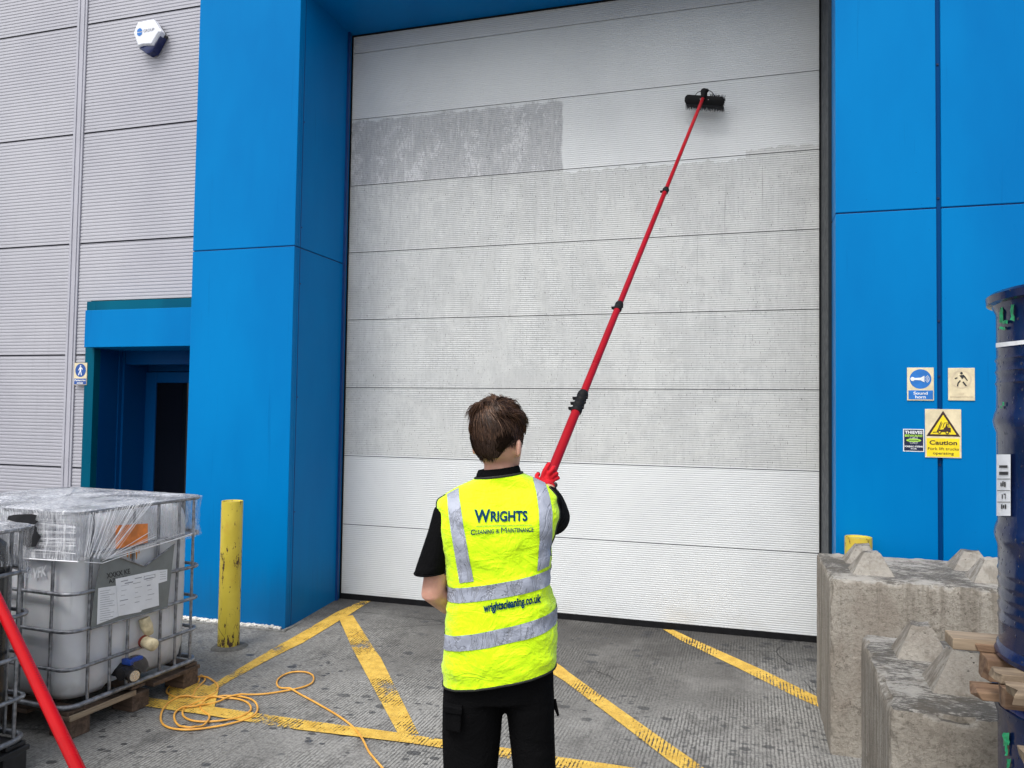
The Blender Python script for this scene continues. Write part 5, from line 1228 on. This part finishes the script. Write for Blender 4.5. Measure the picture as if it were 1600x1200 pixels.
for an in (anL, anR):
    mb = MB(); rr = []
    for y_, w_, h_ in ((-.10, .032, .05), (-.07, .042, .085), (0, .046, .095), (.06, .05, .07), (.12, .052, .055), (.165, .04, .04), (.185, .015, .02)): rr.append([Vector((an.x, an.y, 0)) + Fh * (y_ + .03) + Rh * (w_ * math.cos(q)) + UP * (max(0, h_ / 2 + h_ / 2 * math.sin(q))) for q in [2 * PI * k_ / 16 for k_ in range(16)]])
    mb.loft(rr); mb.build('boot', M['rubber'], PER, smooth=50)
# ================================================================== BRUSH POLE
pH = dp(857.5, 748, 2.955); pT = at(1098.5, 153, 1, 5.99); pdr = (pT - pH).normalized()
def pole_at(px, py):
    best = None
    for i in range(4001):
        t = i / 4000; p = pH.lerp(pT, t); q = p - CAM; x = 800 + FPX * q.dot(CR) / q.dot(CF); y = 600 - FPX * q.dot(CU) / q.dot(CF)
        e = (x - px) ** 2 + (y - py) ** 2
        if best is None or e < best[0]: best = (e, p)
    return best[1]
c1a, c1b, c2_, c3_ = pole_at(903, 637), pole_at(910, 613), pole_at(968, 481), pole_at(1041, 300)
pE = pH - pdr * .62
WP = empty('water_fed_pole', pE, 'long red telescopic pole with black clamps and a black brush pressed against the door', 'cleaning pole')
for a_, b_, r_p in ((pE, c1a, .0190), (c1a, c2_, .0163), (c2_, c3_, .0145), (c3_, pT, .0125)):
    mb = MB(); mb.tube([a_, b_], r_p, 24); mb.build('tube', M['redpole'], WP, smooth=50)
def clamp(c, r, L_, lobes):
    mb = MB(); 
    for i in range(lobes):
        cc_ = c + pdr * (L_ * (i + .5) / lobes); mb.tube([cc_ - pdr * L_ / lobes * .42, cc_ - pdr * L_ / lobes * .2, cc_ + pdr * L_ / lobes * .2, cc_ + pdr * L_ / lobes * .42], [r * .95, r * 1.15, r * 1.15, r * .95], 20)
    mb.tube([c, c + pdr * L_], r, 20)
    side_ = pdr.cross(UP).normalized()
    for i in range(max(1, lobes - 1)):
        cc_ = c + pdr * (L_ * (i + .7) / lobes); mb.tube([cc_ - side_ * (r * .8), cc_ - side_ * (r * 1.9) + pdr * .006, cc_ + side_ * r * 1.3 + pdr * .012], [.006, .007, .006], 8)
    mb.build('clamp', M['rubber'], WP, smooth=50)
clamp(c1a - pdr * .035, .0205, (c1b - c1a).length + .035, 4); clamp(c2_ - pdr * .03, .018, .065, 2); clamp(c3_ - pdr * .02, .017, .055, 2)
# brush head
bc = at(1101, 157, 1, 6.03); bw = .148
BX = (Vector((1, 0, -.17))).normalized(); BZ = Vector((.17, -.35, 1)).normalized(); BY = BX.cross(BZ) * -1
BY = BZ.cross(BX); 
if BY.y < 0: BY = -BY
mb = MB(); rg = []
for d_, s_ in ((-.030, .90), (-.024, 1.0), (.012, 1.0), (.018, .94)):
    rg.append([bc + BX * (x_ * s_) + BZ * (z_ * s_) + BY * d_ for x_, z_ in [(a2 * 1.0 - 0, b2) for a2, b2 in [(p_[0] - bw, p_[1] - .034) for p_ in rrect(0, bw * 2, 0, .068, .028, 5)]]])
mb.loft(rg); bh = mb.build('brush_block', M['rubber'], WP, smooth=40)
mb = MB(); rr_ = random.Random(4)
for i in range(46):
    for j in range(9):
        x_ = -bw + .008 + (2 * bw - .016) * i / 45; z_ = -.032 + .064 * j / 8; b0 = bc + BX * x_ + BZ * z_ + BY * .015
        for q in range(2):
            tip = b0 + BY * .050 + Vector((rr_.uniform(-.008, .008), 0, -.020 + rr_.uniform(-.008, .006) - (.022 if j < 3 else 0))); tip.y = min(tip.y, 6.158); mb.tube([b0, b0.lerp(tip, .5), tip], [.0022, .0019, .0008], 4, cap=False)
for i in range(60):
    x_ = rr_.uniform(.2, 1) * bw; b0 = bc + BX * x_ + BZ * .034; tip = b0 + BZ * rr_.uniform(.008, .018) + BX * rr_.uniform(-.006, .01); mb.tube([b0, tip], [.0015, .0006], 4, cap=False)
mb.build('bristle', M['bristle'], bh)
mb = MB(); gk = at(1100, 143, 1, 5.98); mb.tube([pT - pdr * .01, pT.lerp(gk, .5), gk, gk + Vector((0, .03, 0)), bc - BY * .02], [.016, .020, .026, .024, .020], 16)
ell(mb, gk + Vector((.018, 0, .005)), .018, .02, .014, XA, Vector((0, 1, 0)), UP); mb.build('gooseneck', M['rubber'], WP, smooth=60)
mb = MB()
for sgn in (1, -1): mb.tube(catmull([gk + Vector((sgn * .02, 0, .005)), gk + Vector((sgn * .05, .01, .0)), gk + Vector((sgn * .075, .02, -.03)), bc + BX * (sgn * .088) - BY * .02 + BZ * .02], 5), .0028, 6)
mb.build('water_tube', M['rubber'], WP, smooth=60)
mb = MB()
for sgn in (1, -1): mb = MB(); ell(mb, bc + BX * (sgn * .030) - BY * .031 + BZ * .006, .0035, .002, .0035, BX, BY, BZ, 8, 6); mb.build('screw', M['silver'], bh)
# ================================================================== GLOVES
def glove(parts, palm, cuff, name):
    mb = MB(); 
    for chain in parts: mb.tube(catmull(chain[0], 3), [chain[1]] * ((len(chain[0]) - 1) * 3) + [chain[1] * .72], 12)
    for a_, b_, r1, r2 in palm: mb.tube([a_, a_.lerp(b_, .5), b_], [r1, (r1 + r2) / 2, r2], 14)
    mb.tube(cuff[0], cuff[1], 16)
    o = remesh(mb.build('glove', M['glove'], PER), .0028, 3)
    mg = MB()
    for chain in parts: mg.tube(catmull([p + CF * .0055 for p in chain[0]], 3), [chain[1] * 1.02] * ((len(chain[0]) - 1) * 3) + [chain[1] * .95], 12)
    g_ = remesh(mg.build('grip_coating', M['glovegrip'], o), .003, 2); return o
dh = 2.918
G = lambda x, y, d=0: dp(x, y, dh + d)
parts = [([G(845, 752, .005), G(839.5, 747.5, .010), G(839, 743.5, .020), G(842, 740, .034)], .0088),
         ([G(847, 748), G(850, 738, -.002), G(853.5, 731.5, .004), G(856.8, 726, .020), G(858, 725.5, .036)], .0084),
         ([G(853, 749), G(858, 740, -.006), G(862.5, 734.5, -.004), G(864.8, 731, .008), G(866.5, 731, .030)], .0086),
         ([G(858, 751), G(863.5, 744, -.002), G(868.2, 740.5, .006), G(869.6, 740, .022), G(867, 740, .044)], .0082),
         ([G(861, 754), G(866.5, 749.5, .002), G(871.3, 747.3, .010), G(871.8, 747, .026), G(868, 746, .044)], .0074)]
palm = [(G(848, 758, -.004), G(850, 744, 0), .013, .0095), (G(854, 760, -.006), G(856, 745, -.004), .015, .011), (G(860, 761, -.002), G(862, 750, 0), .014, .010)]
gR = glove(parts, palm, ([wrR, wrR.lerp(G(855, 758, -.004), .6), G(855, 757, -.002)], [.030, .027, .020]), 'R')
mb = MB(); mb.tube([G(856, 758.5, -.008), G(863, 759, -.010), G(869, 757, .0)], [.006, .010, .009], 10); mb.tube([wrR - pdr * .0, wrR.lerp(G(857, 762, -.006), .8)], [.0305, .028], 16); mb.build('glove_cuff', M['glovegrip'], gR, smooth=60)
# left hand closes round the pole in front of the body (hidden from here)
hLc = pH - pdr * .38; ax1 = pdr.cross(Fh).normalized(); ax2 = ax1.cross(pdr).normalized()
parts = []
for q in range(4):
    c = hLc + pdr * (.030 - q * .021); rad = .019 + .0085
    parts.append(([c + ax2 * (-rad * math.cos(t)) + ax1 * (rad * math.sin(t)) for t in (-1.0, -.1, .8, 1.8, 2.6)], .0086 - .0004 * q))
parts.append(([hLc + pdr * .01 - ax1 * .03 - ax2 * .012, hLc + pdr * .035 - ax1 * .026 + ax2 * .012, hLc + pdr * .05 - ax1 * .004 + ax2 * .028], .0092))
pal = [(hLc + pdr * .03 - ax1 * .026 - ax2 * .006, hLc - pdr * .03 - ax1 * .026 - ax2 * .006, .013, .013), (hLc + pdr * .02 - ax1 * .032, hLc - pdr * .035 - ax1 * .034, .013, .014)]
glove(parts, pal, ([wrL, wrL.lerp(hLc - ax1 * .032, .6), hLc - ax1 * .034], [.030, .028, .020]), 'L')
# every top-level thing that is part of the setting
for o in S.objects:
    if o.type == 'LIGHT' or o.type == 'CAMERA': continue
bpy.context.view_layer.update()
